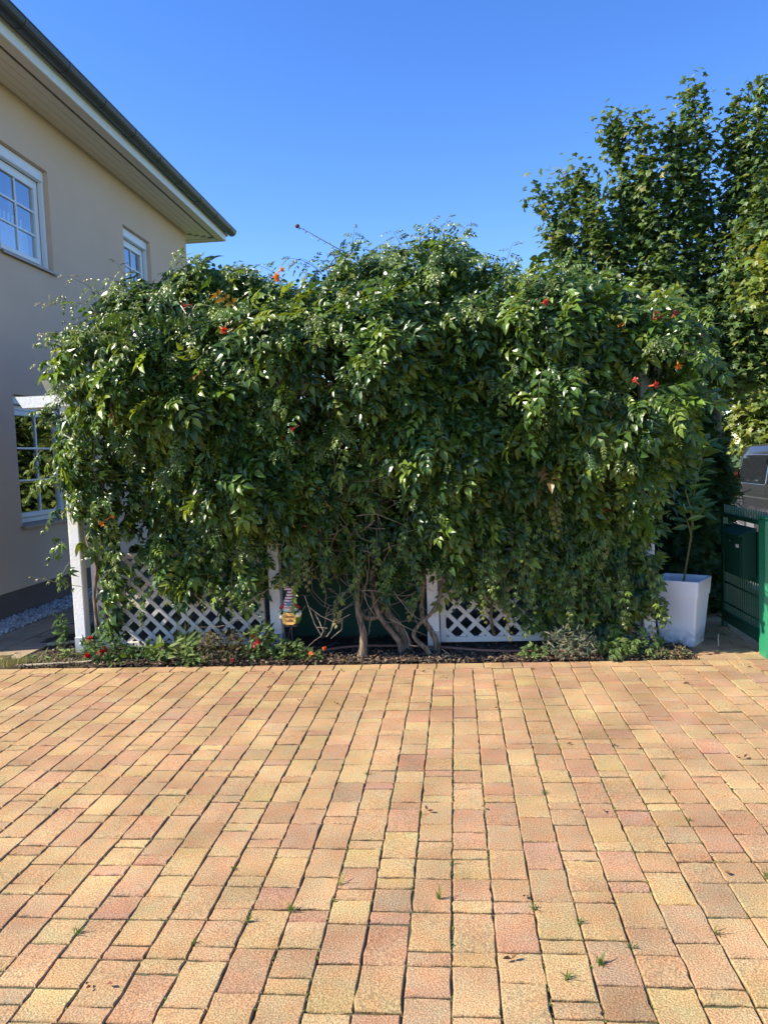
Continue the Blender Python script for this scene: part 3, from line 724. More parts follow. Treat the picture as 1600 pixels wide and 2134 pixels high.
def yfront(x, z):
    zt = ztop(x)
    y = 6.14 - 0.30 * smoothstep(0.5, 1.5, z) - 0.15 * smoothstep(1.45, 2.1, z) + 0.06 * smoothstep(2.3, 2.8, z)
    y = y + 0.75 * np.clip((z - (zt - 0.45)) / 0.45, 0, 1) ** 2.2
    y = y + 0.30 * (1 - smoothstep(0.0, 0.35, x - xl(z))) + 0.30 * (1 - smoothstep(0.0, 0.22, xr(z) - x))
    y = y + 0.16 * smoothstep(-0.2, 0.2, x) * (1 - smoothstep(.75, 1.05, x)) * (1 - smoothstep(1.4, 2.2, z)) + 0.04 * smoothstep(.75, 1.1, x) * (1 - smoothstep(1.4, 2.0, z))
    y = y - 0.30 * (vnoise(x * 1.6, z * 2.0, 0 * x, 1) - .5) - 0.24 * (vnoise(x * 3.6, z * 4.2, 0 * x, 2) - .5) - 0.20 * (vnoise(x * 7.5, z * 8.5, 0 * x, 12) - .5)
    for hx, hz, r, a in HOLES: y = y + a * np.exp(-(((x - hx) / r) ** 2 + ((z - hz) / r) ** 2))
    return np.where(z < 1.2, np.minimum(y, 6.16), y)
def surf(N, x0=-3.5, x1=1.95):
    """points on the front of the hedge with local outward normals"""
    x = RNG.uniform(x0, x1, N); z = RNG.uniform(0.0, 3.3, N)
    ok = (z < ztop(x)) & (z > zbot(x)) & (x > xl(z)) & (x < xr(z))
    x, z = x[ok], z[ok]; e = 0.05
    y = yfront(x, z)
    nx = (yfront(x + e, z) - yfront(x - e, z)) / (2 * e); nz = (yfront(x, z + e) - yfront(x, z - e)) / (2 * e)
    n = np.c_[np.clip(nx, -1.6, 1.6) * 0.6, -np.ones(len(x)), np.clip(nz, -1.5, 2.5) * 0.6]; n /= np.linalg.norm(n, axis=1)[:, None]
    return np.c_[x, y, z], n
def leaf_dirs(n, jit=0.5, upw=0.72, outw=0.55):
    N = len(n)
    nr = n * 0.62 + np.array([-.58, -.08, upw]) + RNG.normal(0, jit, (N, 3))
    tp = n * outw + np.array([0, 0, -0.72]) + RNG.normal(0, 0.52, (N, 3)) * [1.2, 1, 1]
    return nr, tp

def cover(x, z, seed):   # creeper share at the left end and low on the right
    a = 1 - smoothstep(-2.75, -2.15, x + 0.5 * (vnoise(x * 2, z * 2, 0 * x, seed) - .5))
    b = smoothstep(-0.5, 0.1, x) * (1 - smoothstep(1.05, 1.55, z + 0.4 * (vnoise(x * 2.5, z * 2.5, 0 * x, seed + 1) - .5)))
    c = 0.55 * (1 - smoothstep(1.0, 1.4, z)) * (x < -0.5)
    return np.clip(a + c, 0, 1), b
fol_v, fol_l, fol_r = MB(), MB(), MB()
P, Nn = surf(18500)
dens = vnoise(P[:, 0] * 2.6, P[:, 2] * 2.8, 0 * P[:, 0], 21)
keep = RNG.uniform(0, 1, len(P)) < (0.07 + 1.0 * smoothstep(0.34, 0.60, dens))
keep &= ~((np.abs(P[:, 0] + .72) < .5) & (np.abs(P[:, 2] - 1.02) < .34) & (RNG.uniform(0, 1, len(P)) < .62))
keep |= (P[:, 0] > -.2) & (P[:, 2] > .66) & (P[:, 2] < 1.2) & (RNG.uniform(0, 1, len(P)) < .7)
keep &= ~((P[:, 0] > -.15) & (P[:, 0] < .45) & (P[:, 2] < .70) & (RNG.uniform(0, 1, len(P)) < .25))
P, Nn = P[keep], Nn[keep]
depth = RNG.exponential(0.085, len(P)) - 0.07
P = P + np.c_[0 * depth, depth, 0 * depth] + RNG.normal(0, 0.025, P.shape)
P[:, 1] = np.minimum(P[:, 1], 7.3)
a, b = cover(P[:, 0], P[:, 2], 31)
u = RNG.uniform(0, 1, len(P)); which = np.where(u < a, 1, np.where(u < a + b, 2, 0))
for wh, mbx, tm, s0, s1 in ((0, fol_v, PIN, 0.14, 0.27), (1, fol_l, PAL5, 0.12, 0.20), (2, fol_r, PAL5, 0.11, 0.175)):
    m = which == wh; n_ = m.sum(); nr, tp = leaf_dirs(Nn[m])
    scatter(mbx, tm, P[m], nr, tp, RNG.uniform(s0 * .85, s1 * 1.1, n_), tints(n_, 0.6, 1.4, 0.06))
# deeper, shaded filling so the wall of leaves is not see-through
def fill(N, mbx, x0, x1, tm, s0, s1, z0=None):
    x = RNG.uniform(x0, x1, N); z = RNG.uniform(0.3, 3.2, N)
    ok = (z < ztop(x) - 0.1) & (z > np.maximum(zbot(x), 0.45) + 0.08) & (x > xl(z) + 0.08) & (x < xr(z) - 0.05); x, z = x[ok], z[ok]
    y = yfront(x, z) + RNG.uniform(0.30, 0.95, len(x))
    p_ = np.c_[x, y, z]; nr = RNG.normal(0, 0.6, p_.shape) + [0, -.7, .5]; tp = RNG.normal(0, .5, p_.shape) + [0, -.2, -.9]
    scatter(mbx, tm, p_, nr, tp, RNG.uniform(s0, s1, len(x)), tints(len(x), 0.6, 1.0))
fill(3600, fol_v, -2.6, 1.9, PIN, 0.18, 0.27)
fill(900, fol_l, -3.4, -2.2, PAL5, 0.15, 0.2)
# top and back of the hedge
N = 2600
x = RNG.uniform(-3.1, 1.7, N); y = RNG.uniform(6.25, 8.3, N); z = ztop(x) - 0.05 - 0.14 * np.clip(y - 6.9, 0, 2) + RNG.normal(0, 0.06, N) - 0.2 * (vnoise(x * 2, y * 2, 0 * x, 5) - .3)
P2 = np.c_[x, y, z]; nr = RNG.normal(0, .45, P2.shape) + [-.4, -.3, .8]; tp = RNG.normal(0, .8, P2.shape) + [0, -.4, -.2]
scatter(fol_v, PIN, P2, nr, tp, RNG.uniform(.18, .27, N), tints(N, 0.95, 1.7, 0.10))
N = 1300
x = RNG.uniform(-3.1, 1.7, N); z = RNG.uniform(0.9, 2.9, N); ok = z < ztop(x) - .15; x, z = x[ok], z[ok]
P2 = np.c_[x, 8.35 + RNG.normal(0, .12, len(x)), z]; nr = RNG.normal(0, .5, P2.shape) + [0, 1, .5]; tp = RNG.normal(0, .5, P2.shape) + [0, .3, -.9]
scatter(fol_v, PIN, P2, nr, tp, RNG.uniform(.16, .24, len(x)), tints(len(x)))
for x_s, mbx, tm in ((-3.2, fol_l, PAL5), (1.72, fol_r, PAL5)):   # end faces
    sg = -1 if x_s < 0 else 1; N = 900 if sg < 0 else 2200; y = RNG.uniform(6.3, 8.3, N); z = RNG.uniform(1.0 if sg < 0 else .15, 2.8, N)
    P2 = np.c_[x_s - (0 if sg < 0 else .24 * (z < 1.6)) + RNG.normal(0, .08, N), y, z]; nr = RNG.normal(0, .5, P2.shape) + [sg, 0, .6]; tp = RNG.normal(0, .5, P2.shape) + [sg * .3, 0, -.9]
    scatter(mbx, tm, P2, nr, tp, RNG.uniform(.11, .17, N), tints(N))

# protruding shoots: curved stems carrying leaves that get smaller and paler to the tip
def shoot(mbl, mbs, p0, d, L, tm, s0, n, droop=0.5, young=0.15, tipcol=(0.17, 0.21, 0.04), rad=0.003):
    pts = []; p_ = np.array(p0, float); d = np.array(d, float); d /= np.linalg.norm(d); st = L / 10
    for i in range(11):
        pts.append(p_.copy()); p_ = p_ + d * st; d = d + np.array([0, 0, -droop * 0.1]) + RNG.normal(0, .05, 3); d /= np.linalg.norm(d)
    pts = np.array(pts)
    if mbs is not None: mbs.tube(pts, np.linspace(rad, rad * .4, 11), 5)
    t = np.linspace(0.12, 1.0, n); idx = t * 10
    pos = np.stack([np.interp(idx, np.arange(11), pts[:, k]) for k in range(3)], 1)
    tang = np.gradient(pts, axis=0); tg = np.stack([np.interp(idx, np.arange(11), tang[:, k]) for k in range(3)], 1); tg /= np.linalg.norm(tg, axis=1)[:, None]
    side = np.cross(tg, [0.05, -1.0, 0.15]); side /= np.linalg.norm(side, axis=1)[:, None] + 1e-9
    sg = np.where(np.arange(n) % 2, 1, -1)[:, None]
    tp = tg * 0.55 + side * sg * 0.8 + np.array([0, -.15, -.45]) + RNG.normal(0, .2, (n, 3)); tp[-1] = tg[-1]
    nr = np.array([-.25, -.7, .8]) + RNG.normal(0, .35, (n, 3))
    size = s0 * (1 - 0.55 * t) * RNG.uniform(.85, 1.15, n)
    w_ = np.clip(t - (1 - young * 2), 0, 1)[:, None] * 1.4; w_ = np.clip(w_ + young * .3, 0, 1)
    tint = tints(n, .85, 1.35) * (1 - w_) + np.array(tipcol) * RNG.uniform(.7, 1.1, (n, 1)) * w_
    scatter(mbl, tm, pos, nr, tp, size, tint)
    return pts[-1]
stem_v, stem_l, stem_r = MB(), MB(), MB()
P, Nn = surf(900)
a, b = cover(P[:, 0], P[:, 2], 31)
for i in range(min(430, len(P))):
    u = random.random(); k = 1 if u < a[i] else (2 if u < a[i] + b[i] else 0)
    d = Nn[i] * RNG.uniform(.6, 1.1) + np.array([RNG.normal(0, .35), 0, RNG.uniform(-.5, .45)])
    mbl, mbs, tm, s0 = ((fol_v, stem_v, PIN, .19), (fol_l, stem_l, PAL5, .145), (fol_r, stem_r, PAL5, .13))[k]
    shoot(mbl, mbs, P[i] + [0, .03, 0], d, RNG.uniform(.16, .38), tm, s0 * RNG.uniform(.75, 1.1), random.randint(5, 8), 0.9, RNG.choice([0, .1, .3]))
# ragged strands hanging over the lattice and the hollow
for i in range(62):
    x = RNG.uniform(-1.75, 1.45) if i < 42 else RNG.uniform(.1, 1.45); left = x < -.3
    if abs(x + 1.53) < .12 or abs(x + .22) < .12: continue
    shoot(fol_v if left else fol_r, stem_v if left else stem_r, (x, 5.95 + RNG.uniform(-.05, .17), RNG.uniform(.62, .98)), (RNG.normal(0, .3), -.12, -1), RNG.uniform(.18, .50 if not (-1.35 < x < -.25) else .30), PAL5, RNG.uniform(.07, .12), random.randint(7, 12), .5, RNG.choice([.05, .2, .4]))
# stray shoots loosening the outline
for i in range(34):
    z = RNG.uniform(1.3, 2.9); lf = i % 2
    x = (xl(z) + .12) if lf else (xr(z) - .1)
    shoot(fol_l if lf and z < 2.3 else fol_v, stem_v, (x, 6.05 + RNG.uniform(-.1, .2), min(z, ztop(np.array([x]))[0] - .1)), ((-1 if lf else 1) * RNG.uniform(.5, 1), -.3, RNG.uniform(-.4, .6)), RNG.uniform(.14, .30), PAL5 if lf and z < 2.3 else PIN, RNG.uniform(.10, .16), random.randint(5, 9), .6, .3)
# loose sprays against the sky
for i in range(150):
    x = RNG.uniform(-2.9, 1.6); z = ztop(np.array([x]))[0]
    shoot(fol_v, stem_v, (x, 6.15 + RNG.uniform(-.1, .45), z - .06), (RNG.normal(0, .5), RNG.normal(-.15, .3), RNG.uniform(.6, 1.2)), RNG.uniform(.10, .24), SINGLE if i % 5 else PIN, RNG.uniform(.095, .135) if i % 5 else RNG.uniform(.17, .22), random.randint(7, 11), 0.6, .3, (.15, .21, .035))
for x0_, z0_, dx, L in ((-0.22, 3.22, .1, .20), (-0.08, 3.22, .25, .22), (0.02, 3.16, .5, .25), (-0.33, 3.14, -.4, .22), (0.42, 2.95, .2, .25), (-0.78, 3.12, .3, .26), (0.8, 2.9, .8, .2), (-1.0, 3.05, -.9, .3), (-1.25, 2.96, -.8, .34), (-2.0, 3.12, -.6, .25)):
    shoot(fol_v, stem_v, (x0_, 6.1, z0_), (dx, -.1, 1), L, PIN, .15, 9, .8, .2)
# left tip shoots
for p0, d, L, n_ in (((-2.95, 6.15, 2.93), (-1, -.1, .32), .40, 10), ((-2.85, 6.2, 3.0), (-.8, -.1, .9), .36, 7), ((-2.6, 6.2, 3.05), (-.55, 0, 1), .26, 7), ((-3.15, 6.1, 2.7), (-1, -.2, .2), .2, 6)):
    shoot(fol_v, stem_v, p0, d, L, PIN, .13, n_, .3, .3, (0.30, 0.22, 0.05))
for p0 in ((-3.28, 6.05, 1.30), (-3.24, 6.05, 1.02), (-3.22, 6.08, 0.82), (-3.36, 6.0, 1.75), (-3.38, 6.02, 1.55)):
    shoot(fol_l, stem_l, p0, (-.35, -.3, -.5), .22, PAL5, .15, 5, .8, .1)
shoot(fol_l, stem_l, (-3.12, 6.05, .62), (-1, -.1, .12), .42, PAL5, .085, 8, -.1, .4, (.25, .22, .08))

climber = empty('trumpet_vine', (-0.78, 6.0, 0)); creep_l = empty('virginia_creeper', (-3.1, 6.25, 0)); creep_r = empty('virginia_creeper', (0.6, 6.3, 0))
def under(o, root): o.parent = root; o.matrix_parent_inverse = root.matrix_basis.inverted(); return o
climber.matrix_basis = Matrix.Translation((-0.78, 6.0, 0)); creep_l.matrix_basis = Matrix.Translation((-3.1, 6.25, 0)); creep_r.matrix_basis = Matrix.Translation((0.6, 6.3, 0))
# trunks
def trunk(pts, rad, n=12):
    pts = np.array(pts); t = np.linspace(0, len(pts) - 1, (len(pts) - 1) * 5 + 1); k = np.arange(len(pts))
    # smooth by quadratic-ish interpolation
    P_ = np.stack([np.interp(t, k, pts[:, a]) for a in range(3)], 1)
    for _ in range(4): P_[1:-1] = (P_[:-2] + 2 * P_[1:-1] + P_[2:]) / 4
    R_ = np.interp(t, k, rad) * .86
    mb = MB(); mb.tube(P_, R_, n, rough=.10); return under(mb.build('trunk', M_STEM, None, smooth=True), climber)
trunk([(-.80, 5.97, -.05), (-.785, 5.98, .02), (-.775, 5.98, .10), (-.77, 5.99, .20), (-.79, 6.0, .28), (-.815, 6.02, .37), (-.825, 6.05, .47), (-.80, 6.12, .75), (-.7, 6.2, 1.2), (-.6, 6.3, 1.9)], [.062, .048, .038, .032, .028, .026, .025, .022, .02, .015])
trunk([(-.825, 6.04, .44), (-.80, 6.05, .34), (-.74, 6.07, .295), (-.66, 6.10, .30), (-.6, 6.2, .42), (-.58, 6.25, .8)], [.024, .022, .021, .02, .018, .014])
trunk([(-.475, 6.08, -.03), (-.49, 6.08, .10), (-.56, 6.08, .19), (-.64, 6.1, .29), (-.68, 6.1, .38), (-.70, 6.12, .48), (-.71, 6.15, .6), (-.7, 6.2, .9), (-.5, 6.3, 1.7)], [.034, .028, .026, .025, .024, .022, .021, .02, .014])
trunk([(-.43, 6.2, -.03), (-.45, 6.2, .11), (-.52, 6.2, .21), (-.61, 6.2, .34), (-.66, 6.2, .45), (-.71, 6.2, .58), (-.72, 6.25, .9), (-.9, 6.3, 1.6)], [.05, .042, .038, .034, .03, .026, .022, .015])
trunk([(-.24, 6.0, -.02), (-.27, 6.0, .06), (-.33, 6.0, .11), (-.375, 6.0, .16), (-.37, 6.01, .20), (-.335, 6.02, .25), (-.24, 6.05, .32), (-.165, 6.08, .42), (-.14, 6.12, .55), (-.1, 6.2, 1.1)], [.032, .024, .020, .018, .017, .017, .016, .015, .014, .012])
trunk([(-.20, 6.08, -.03), (-.19, 6.08, .07), (-.21, 6.08, .14), (-.25, 6.09, .21), (-.31, 6.12, .29), (-.31, 6.2, .40), (-.25, 6.3, .9)], [.036, .032, .026, .024, .022, .02, .014])
# tangle of dry twigs in the hollow
mb = MB()
for i in range(190):
    x = RNG.normal(-.75, .36); z = RNG.uniform(.30, 1.5); y = RNG.uniform(5.88, 6.35)
    d = RNG.normal(0, 1, 3) * [1, .4, .9]; d /= np.linalg.norm(d); p_ = np.array([x, y, z]); pts = []
    for k in range(8):
        pts.append(p_.copy()); d = d + RNG.normal(0, .22, 3); d /= np.linalg.norm(d); p_ = p_ + d * RNG.uniform(.03, .08)
        p_[2] = max(p_[2], .12)
    mb.tube(pts, np.linspace(RNG.uniform(.0018, .0045), .0012, 8), 5)
for pts in ([(-1.22, 5.93, .52), (-1.18, 5.92, .40), (-1.15, 5.92, .30), (-1.10, 5.93, .20)], [(-1.20, 5.93, .44), (-1.10, 5.92, .36), (-1.0, 5.93, .31), (-.93, 5.95, .33), (-.87, 5.96, .36)], [(-1.0, 5.93, .31), (-1.02, 5.92, .24), (-1.06, 5.92, .19)], [(-.93, 5.95, .33), (-.94, 5.95, .24), (-1.03, 5.95, .17)], [(-1.13, 5.92, .27), (-1.05, 5.92, .26)]):
    mb.tube(pts, .004, 6)
under(mb.build('dry_twigs', M_TWIG), climber)['kind'] = 'stuff'
# long bare stems across the leaf wall
for i in range(40):
    Pq, Nq = surf(6)
    if len(Pq) == 0: continue
    p_ = Pq[0] + Nq[0] * .03; d = np.array([RNG.normal(0, 1), -.15, RNG.normal(0, .7)]); d /= np.linalg.norm(d); pts = []
    for k in range(9): pts.append(p_.copy()); d = d + RNG.normal(0, .12, 3); d[1] *= .5; d /= np.linalg.norm(d); p_ = p_ + d * .055
    stem_v.tube(pts, np.linspace(.0035, .0015, 9), 5)
stem_v.tube([(.33, 5.72, 1.92), (.5, 5.68, 2.0), (.72, 5.66, 2.12)], .0045, 6)
# the pergola leaf wall and its shoots become parts
under(fol_v.build('foliage', M_LEAF), climber); under(fol_l.build('foliage', M_LEAF), creep_l); under(fol_r.build('foliage', M_LEAF), creep_r)
# woody stems of the creepers
for xk, root, mbs in ((-3.1, creep_l, stem_l), (-2.95, creep_l, stem_l), (.3, creep_r, stem_r), (1.0, creep_r, stem_r), (1.42, creep_r, stem_r)):
    pts = [(xk, 6.3, -.02)]
    for k in range(8): pts.append((pts[-1][0] + RNG.normal(0, .05), 6.25 + RNG.normal(0, .04), .25 * (k + 1)))
    wb = MB(); wb.tube(pts, np.linspace(.016, .005, 9), 7); under(wb.build('stem', M_STEM, smooth=True), root)
for mb_, rt_ in ((stem_v, climber), (stem_l, creep_l), (stem_r, creep_r)): under(mb_.build('twigs', M_SHOOT), rt_)['kind'] = 'stuff'
# hanging strands with pale tips (each its own part)
for root, x, y, z, L, s0, yg in ((creep_r, -.02, 5.92, 1.28, .50, .10, .45), (creep_r, .52, 5.92, 1.22, .62, .085, .25), (creep_r, .72, 5.86, 1.30, .34, .10, .45), (creep_r, 1.1, 5.9, 1.0, .2, .09, .3), (climber, -1.22, 5.88, 1.02, .42, .10, .4), (creep_r, .35, 5.98, .55, .4, .085, .4), (creep_r, 1.47, 6.0, .48, .36, .09, .45),
                               (creep_l, -2.0, 5.95, .72, .3, .075, .2), (climber, -.40, 5.85, 1.15, .42, .08, .15), (climber, -.93, 5.9, .60, .3, .11, .45), (climber, -.37, 5.92, .52, .2, .085, .3), (climber, -1.29, 5.93, .86, .30, .085, .4), (climber, -1.02, 5.9, .95, .3, .10, .2), (climber, -.62, 5.86, 1.05, .35, .10, .2), (creep_r, .15, 5.95, .75, .45, .095, .3), (creep_r, .85, 5.95, .6, .35, .09, .2), (creep_r, 1.2, 5.9, .65, .4, .10, .2), (creep_l, -1.80, 5.95, .75, .42, .09, .2), (creep_l, -2.55, 5.95, .62, .32, .09, .2)):
    hl, hs = MB(), MB(); shoot(hl, hs, (x, y, z), (RNG.normal(0, .06), -.1, -1), L, PAL5, s0, 15, .3, yg, (.28, .24, .06))
    so = under(hl.build('hanging_shoot', M_LEAF), root); under(hs.build('shoot_stem', M_SHOOT), so); so.children[0].matrix_parent_inverse = so.matrix_world.inverted() if False else Matrix()
# whip against the sky with its dark seed head; pale and yellow sprays on the right
def part_spray(name, root, p0, d, L, tm, s0, n, droop, yg, tc, m=M_LEAF, tip=False):
    global SPRAY_END
    hl, hs = MB(), MB(); SPRAY_END = shoot(hl, hs, p0, d, L, tm, s0, n, droop, yg, tc, .005)
    o = under(hl.build(name, m), root); st_ = hs.build('shoot_stem', M_SHOOT); st_.parent = o
    return o
o = part_spray('upright_shoot', climber, (-.74, 6.1, 3.15), (-.8, 0, .68), .52, [SINGLE[0]], .05, 16, .02, .3, (.06, .06, .03))
mb = MB(); mb.lathe([(.003, -.016), (.014, -.010), (.019, 0), (.014, .012), (.003, .017)], 9, SPRAY_END); e_ = mb.build('seed_head', M_SEED); e_.parent = o
o = part_spray('pale_shoot', climber, (1.62, 5.72, 2.34), (.62, -.1, -.55), .30, [SINGLE[2]], .085, 9, .0, .9, (.60, .60, .48)); o['label'] = 'pale silvery young shoot'
for p0, d, L in (((1.12, 5.72, 1.83), (.8, -.25, .35), .42), ((1.05, 5.74, 1.78), (1, -.2, .02), .38), ((1.0, 5.76, 1.62), (.8, -.3, .1), .28)):
    o = part_spray('young_shoot', climber, p0, d, L, PIN, .12, 9, .25, 1.0, (.26, .30, .04)); o['label'] = 'bright yellow green young shoot'
for p0, d, L in (((.40, 5.75, 2.42), (.3, -.25, .9), .26), ((-.40, 5.66, 2.1), (.5, -.4, .5), .3), ((-1.62, 5.72, 2.52), (.1, -.3, 1), .22)):
    o = part_spray('young_shoot', climber, p0, d, L, PIN, .10, 8, .25, .7, (.26, .21, .06))

# trumpet flowers
def flower_mesh():
    mb = MB(); n = 15; rings = [(.004, 0), (.006, .018), (.0075, .04), (.011, .058), (.017, .070)]
    V = []; T_ = []
    for r, z in rings:
        for j in range(n): V.append((r * cos(2 * pi * j / n), r * sin(2 * pi * j / n), z)); T_.append((.50, .13, .05) if z < .05 else (.45, .05, .035))
    for j in range(n):      # five flared lobes
        r = .036 if j % 3 == 1 else (.030 if j % 3 == 2 else .019); V.append((r * cos(2 * pi * j / n), r * sin(2 * pi * j / n), .074 if j % 3 else .070)); T_.append((.42, .026, .03))
    f4 = [(i * n + j, i * n + (j + 1) % n, (i + 1) * n + (j + 1) % n, (i + 1) * n + j) for i in range(len(rings)) for j in range(n)]
    mb.raw(V, f4=f4, tint=np.array(T_)); return mb
fm = flower_mesh().build('flower', M_PETAL, None, smooth=True)
fo = fm.data.copy(); fo.name = 'flower_orange'
for q_ in fo.attributes['tint'].data:
    c_ = q_.color; q_.color = (.62, c_[1] * 1.1 + .15, .035, 1)
FL = [(-1.96, 2.81, 1), (-1.69, 2.60, 1), (1.71, 2.56, 4), (1.42, 2.49, 2), (1.52, 2.47, 1), (1.22, 2.41, 1), (1.59, 2.81, 2), (1.73, 2.35, 1), (1.98, 2.32, 1), (1.34, 2.01, 1), (1.29, 2.03, 1), (1.09, 1.08, 2), (-1.28, 1.76, 1), (-1.24, 1.74, 1), (-1.13, 1.85, 1), (-1.14, 1.06, 2), (-1.34, 3.06, 3), (1.55, 2.19, 1), (-2.77, 1.18, 2), (.62, 2.62, 1)]
first = True
for x, z, k in FL:
    for q in range(k):
        o = fm if first else fm.copy()
        if not first: COL.objects.link(o)
        first = False
        if (round(x, 2), round(z, 2)) in ((1.22, 2.41), (1.59, 2.81), (-1.34, 3.06), (-2.77, 1.18), (1.55, 2.19)): o.data = fo; o['label'] = 'orange trumpet flower'
        elif 'label' in o: del o['label']
        y = float(yfront(np.array([x]), np.array([min(z, 2.9)]))[0]) - .13 if z < 3 else 6.05
        d = Vector((RNG.normal(0, .9), -.6, RNG.normal(-.25, .7))).normalized()
        under(o, climber); s_ = RNG.uniform(.75, 1.0)
        o.matrix_basis = Matrix.Translation((x + RNG.normal(0, .02) * (q > 0), y - d.y * -.05, z + RNG.normal(0, .02) * (q > 0))) @ d.to_track_quat('Z', 'Y').to_matrix().to_4x4() @ Matrix.Scale(s_, 4)
tag(climber, 'large glossy trumpet vine with twisted trunks and red flowers covering most of the pergola', 'climbing plant')
tag(creep_l, 'five-leaved creeper covering the left end of the pergola beside the house', 'climbing plant')
tag(creep_r, 'five-leaved creeper hanging low over the right lattice panel beside the planter', 'climbing plant')

# ------------------------------------------------------------------ trees
def crown_leaders(mbl, mbt, base, leaders, npl, R0, leaf, tm, pal, seed, up=0.3, young=.03, rad=.09, sparse=.35):
    r = np.random.default_rng(seed)
    for ld in leaders:
        tip, Rk, nk = ld[:3]; t0 = ld[3] if len(ld) > 3 else .22
        tip = np.array(tip, float); b0 = np.array(base, float)
        m1 = b0 + (tip - b0) * .35; m1[:2] = b0[:2] + (tip[:2] - b0[:2]) * .62
        t = np.linspace(0, 1, 14)[:, None]
        C = (1 - t) ** 2 * b0 + 2 * t * (1 - t) * m1 + t ** 2 * tip + r.normal(0, .04, (14, 3)) * (t * (1 - t) * 4)
        mbt.tube(C, np.linspace(rad, .008, 14), 7)
        n = int(npl * nk)
        # twigs off the leader, leaves in clusters at twig ends
        nt = n // 9
        tt = r.beta(1.6, 1.25, nt) * (1 - t0) + t0
        cpos = np.stack([np.interp(tt * 13, np.arange(14), C[:, k]) for k in range(3)], 1)
        ang = r.uniform(0, 2 * pi, nt); rr = Rk * np.clip((1.02 - tt) * 1.45, .08, 1.0) ** 1.15 * np.sqrt(r.uniform(.05, 1, nt))
        tw = np.c_[np.cos(ang) * rr, np.sin(ang) * rr, rr * r.uniform(-.1, .75, nt)]
        e_ = cpos + tw
        for i in range(0, nt, 6): mbt.tube([cpos[i], cpos[i] + tw[i] * .5 + [0, 0, -.03], e_[i]], [.010, .007, .004], 4, cap=False)
        off = r.normal(0, .13, (nt, 9, 3)); P_ = (e_[:, None, :] + off).reshape(-1, 3)
        out = (np.repeat(tw, 9, 0)); out /= np.linalg.norm(out, axis=1)[:, None] + 1e-6
        nr = out * .45 + [-.15, -.15, .75] + r.normal(0, .45, P_.shape); tp = out * .6 + [0, 0, -.55] + r.normal(0, .4, P_.shape)
        ti = pal[r.integers(0, len(pal), len(P_))] * r.uniform(.75, 1.25, (len(P_), 1))
        yy = r.uniform(0, 1, len(P_)) < young; ti[yy] = np.array([.22, .22, .05])
        scatter(mbl, tm, P_, nr, tp, r.uniform(leaf * .75, leaf * 1.2, len(P_)), ti)
def tree(name, base, leaders, npl, leaf, tm, pal, seed, label, group=None, trunk_r=.16, trunk_top=None, young=.03, mleaf=None):
    root = empty(name, base); root.matrix_basis = Matrix.Translation(base)
    l, t = MB(), MB(); b = np.array(base, float); tt = np.array(trunk_top if trunk_top is not None else (b[0], b[1], b[2] + 1.6))
    t.tube([b + [0, 0, -.1], b + (tt - b) * .1, b + (tt - b) * .6 + RNG.normal(0, .03, 3), tt], [trunk_r * 1.35, trunk_r, trunk_r * .85, trunk_r * .7], 10, rough=.05)
    crown_leaders(l, t, tt, leaders, npl, 1.0, leaf, tm, pal, seed, young=young, rad=trunk_r * .5)
    under(t.build('trunk', M_TRUNK, None, smooth=True), root); under(l.build('crown', mleaf or M_MAPLE), root)
    return tag(root, label, 'tree', group)
DM = np.array([[.062, .112, .026], [.082, .138, .030], [.046, .084, .024], [.11, .165, .036]])
YM = np.array([[.16, .20, .030], [.20, .23, .035], [.12, .17, .028], [.09, .14, .03]])
tree('maple_tree', (4.45, 14.0, -.42), [((1.50, 13.8, 6.2), .55, .35), ((1.95, 14.0, 6.5), .5, .35), ((2.25, 13.7, 6.4), .5, .35), ((1.75, 13.6, 5.3), .75, .6), ((2.4, 13.4, 5.5), .8, .6), ((2.83, 14.0, 7.3), .55, .55), ((3.25, 13.7, 7.05), .65, .6), ((3.0, 14.2, 6.2), .8, .7), ((4.24, 14.0, 7.68), .6, .7), ((3.8, 13.8, 7.1), .7, .7), ((4.98, 14.0, 7.45), .6, .6), ((5.28, 13.8, 7.6), .55, .6), ((5.7, 14.3, 7.3), .8, .7), ((6.4, 14.2, 6.9), .9, .8), ((5.2, 13.2, 5.9), .9, .8), ((4.9, 13.0, 4.9), .9, .7), ((3.3, 13.2, 4.6), .9, .7), ((2.3, 13.3, 4.4), .8, .6), ((5.9, 13.3, 5.2), .9, .6), ((3.6, 12.8, 3.9), .9, .6), ((4.6, 12.6, 3.7), .9, .7), ((5.4, 12.7, 3.9), .9, .7), ((4.1, 12.7, 3.1), .8, .5), ((5.0, 12.5, 3.0), .8, .6), ((2.8, 13.0, 3.6), .8, .5), ((5.9, 13, 4.3), .9, .6)], 2300, .118, MAP, DM, 5,
     'tall dark green maple with upright leafy leaders behind the right end of the pergola', trunk_r=.15, trunk_top=(4.55, 14, 2.3), young=.04)
tree('maple_tree', (5.35, 9.6, -.45), [((3.74, 9.5, 3.78), .8, .28, .90), ((3.66, 9.45, 3.48), .8, .28, .90), ((4.9, 9.4, 4.6), .5, .8, .6), ((5.6, 9.6, 5.0), .8, .8), ((6.2, 9.6, 4.5), .8, .7), ((5.3, 8.9, 4.0), .7, .6)], 1000, .12, MAP, YM, 6,
     'yellow green maple branch reaching in at the right edge of the picture', trunk_r=.09, young=.1)
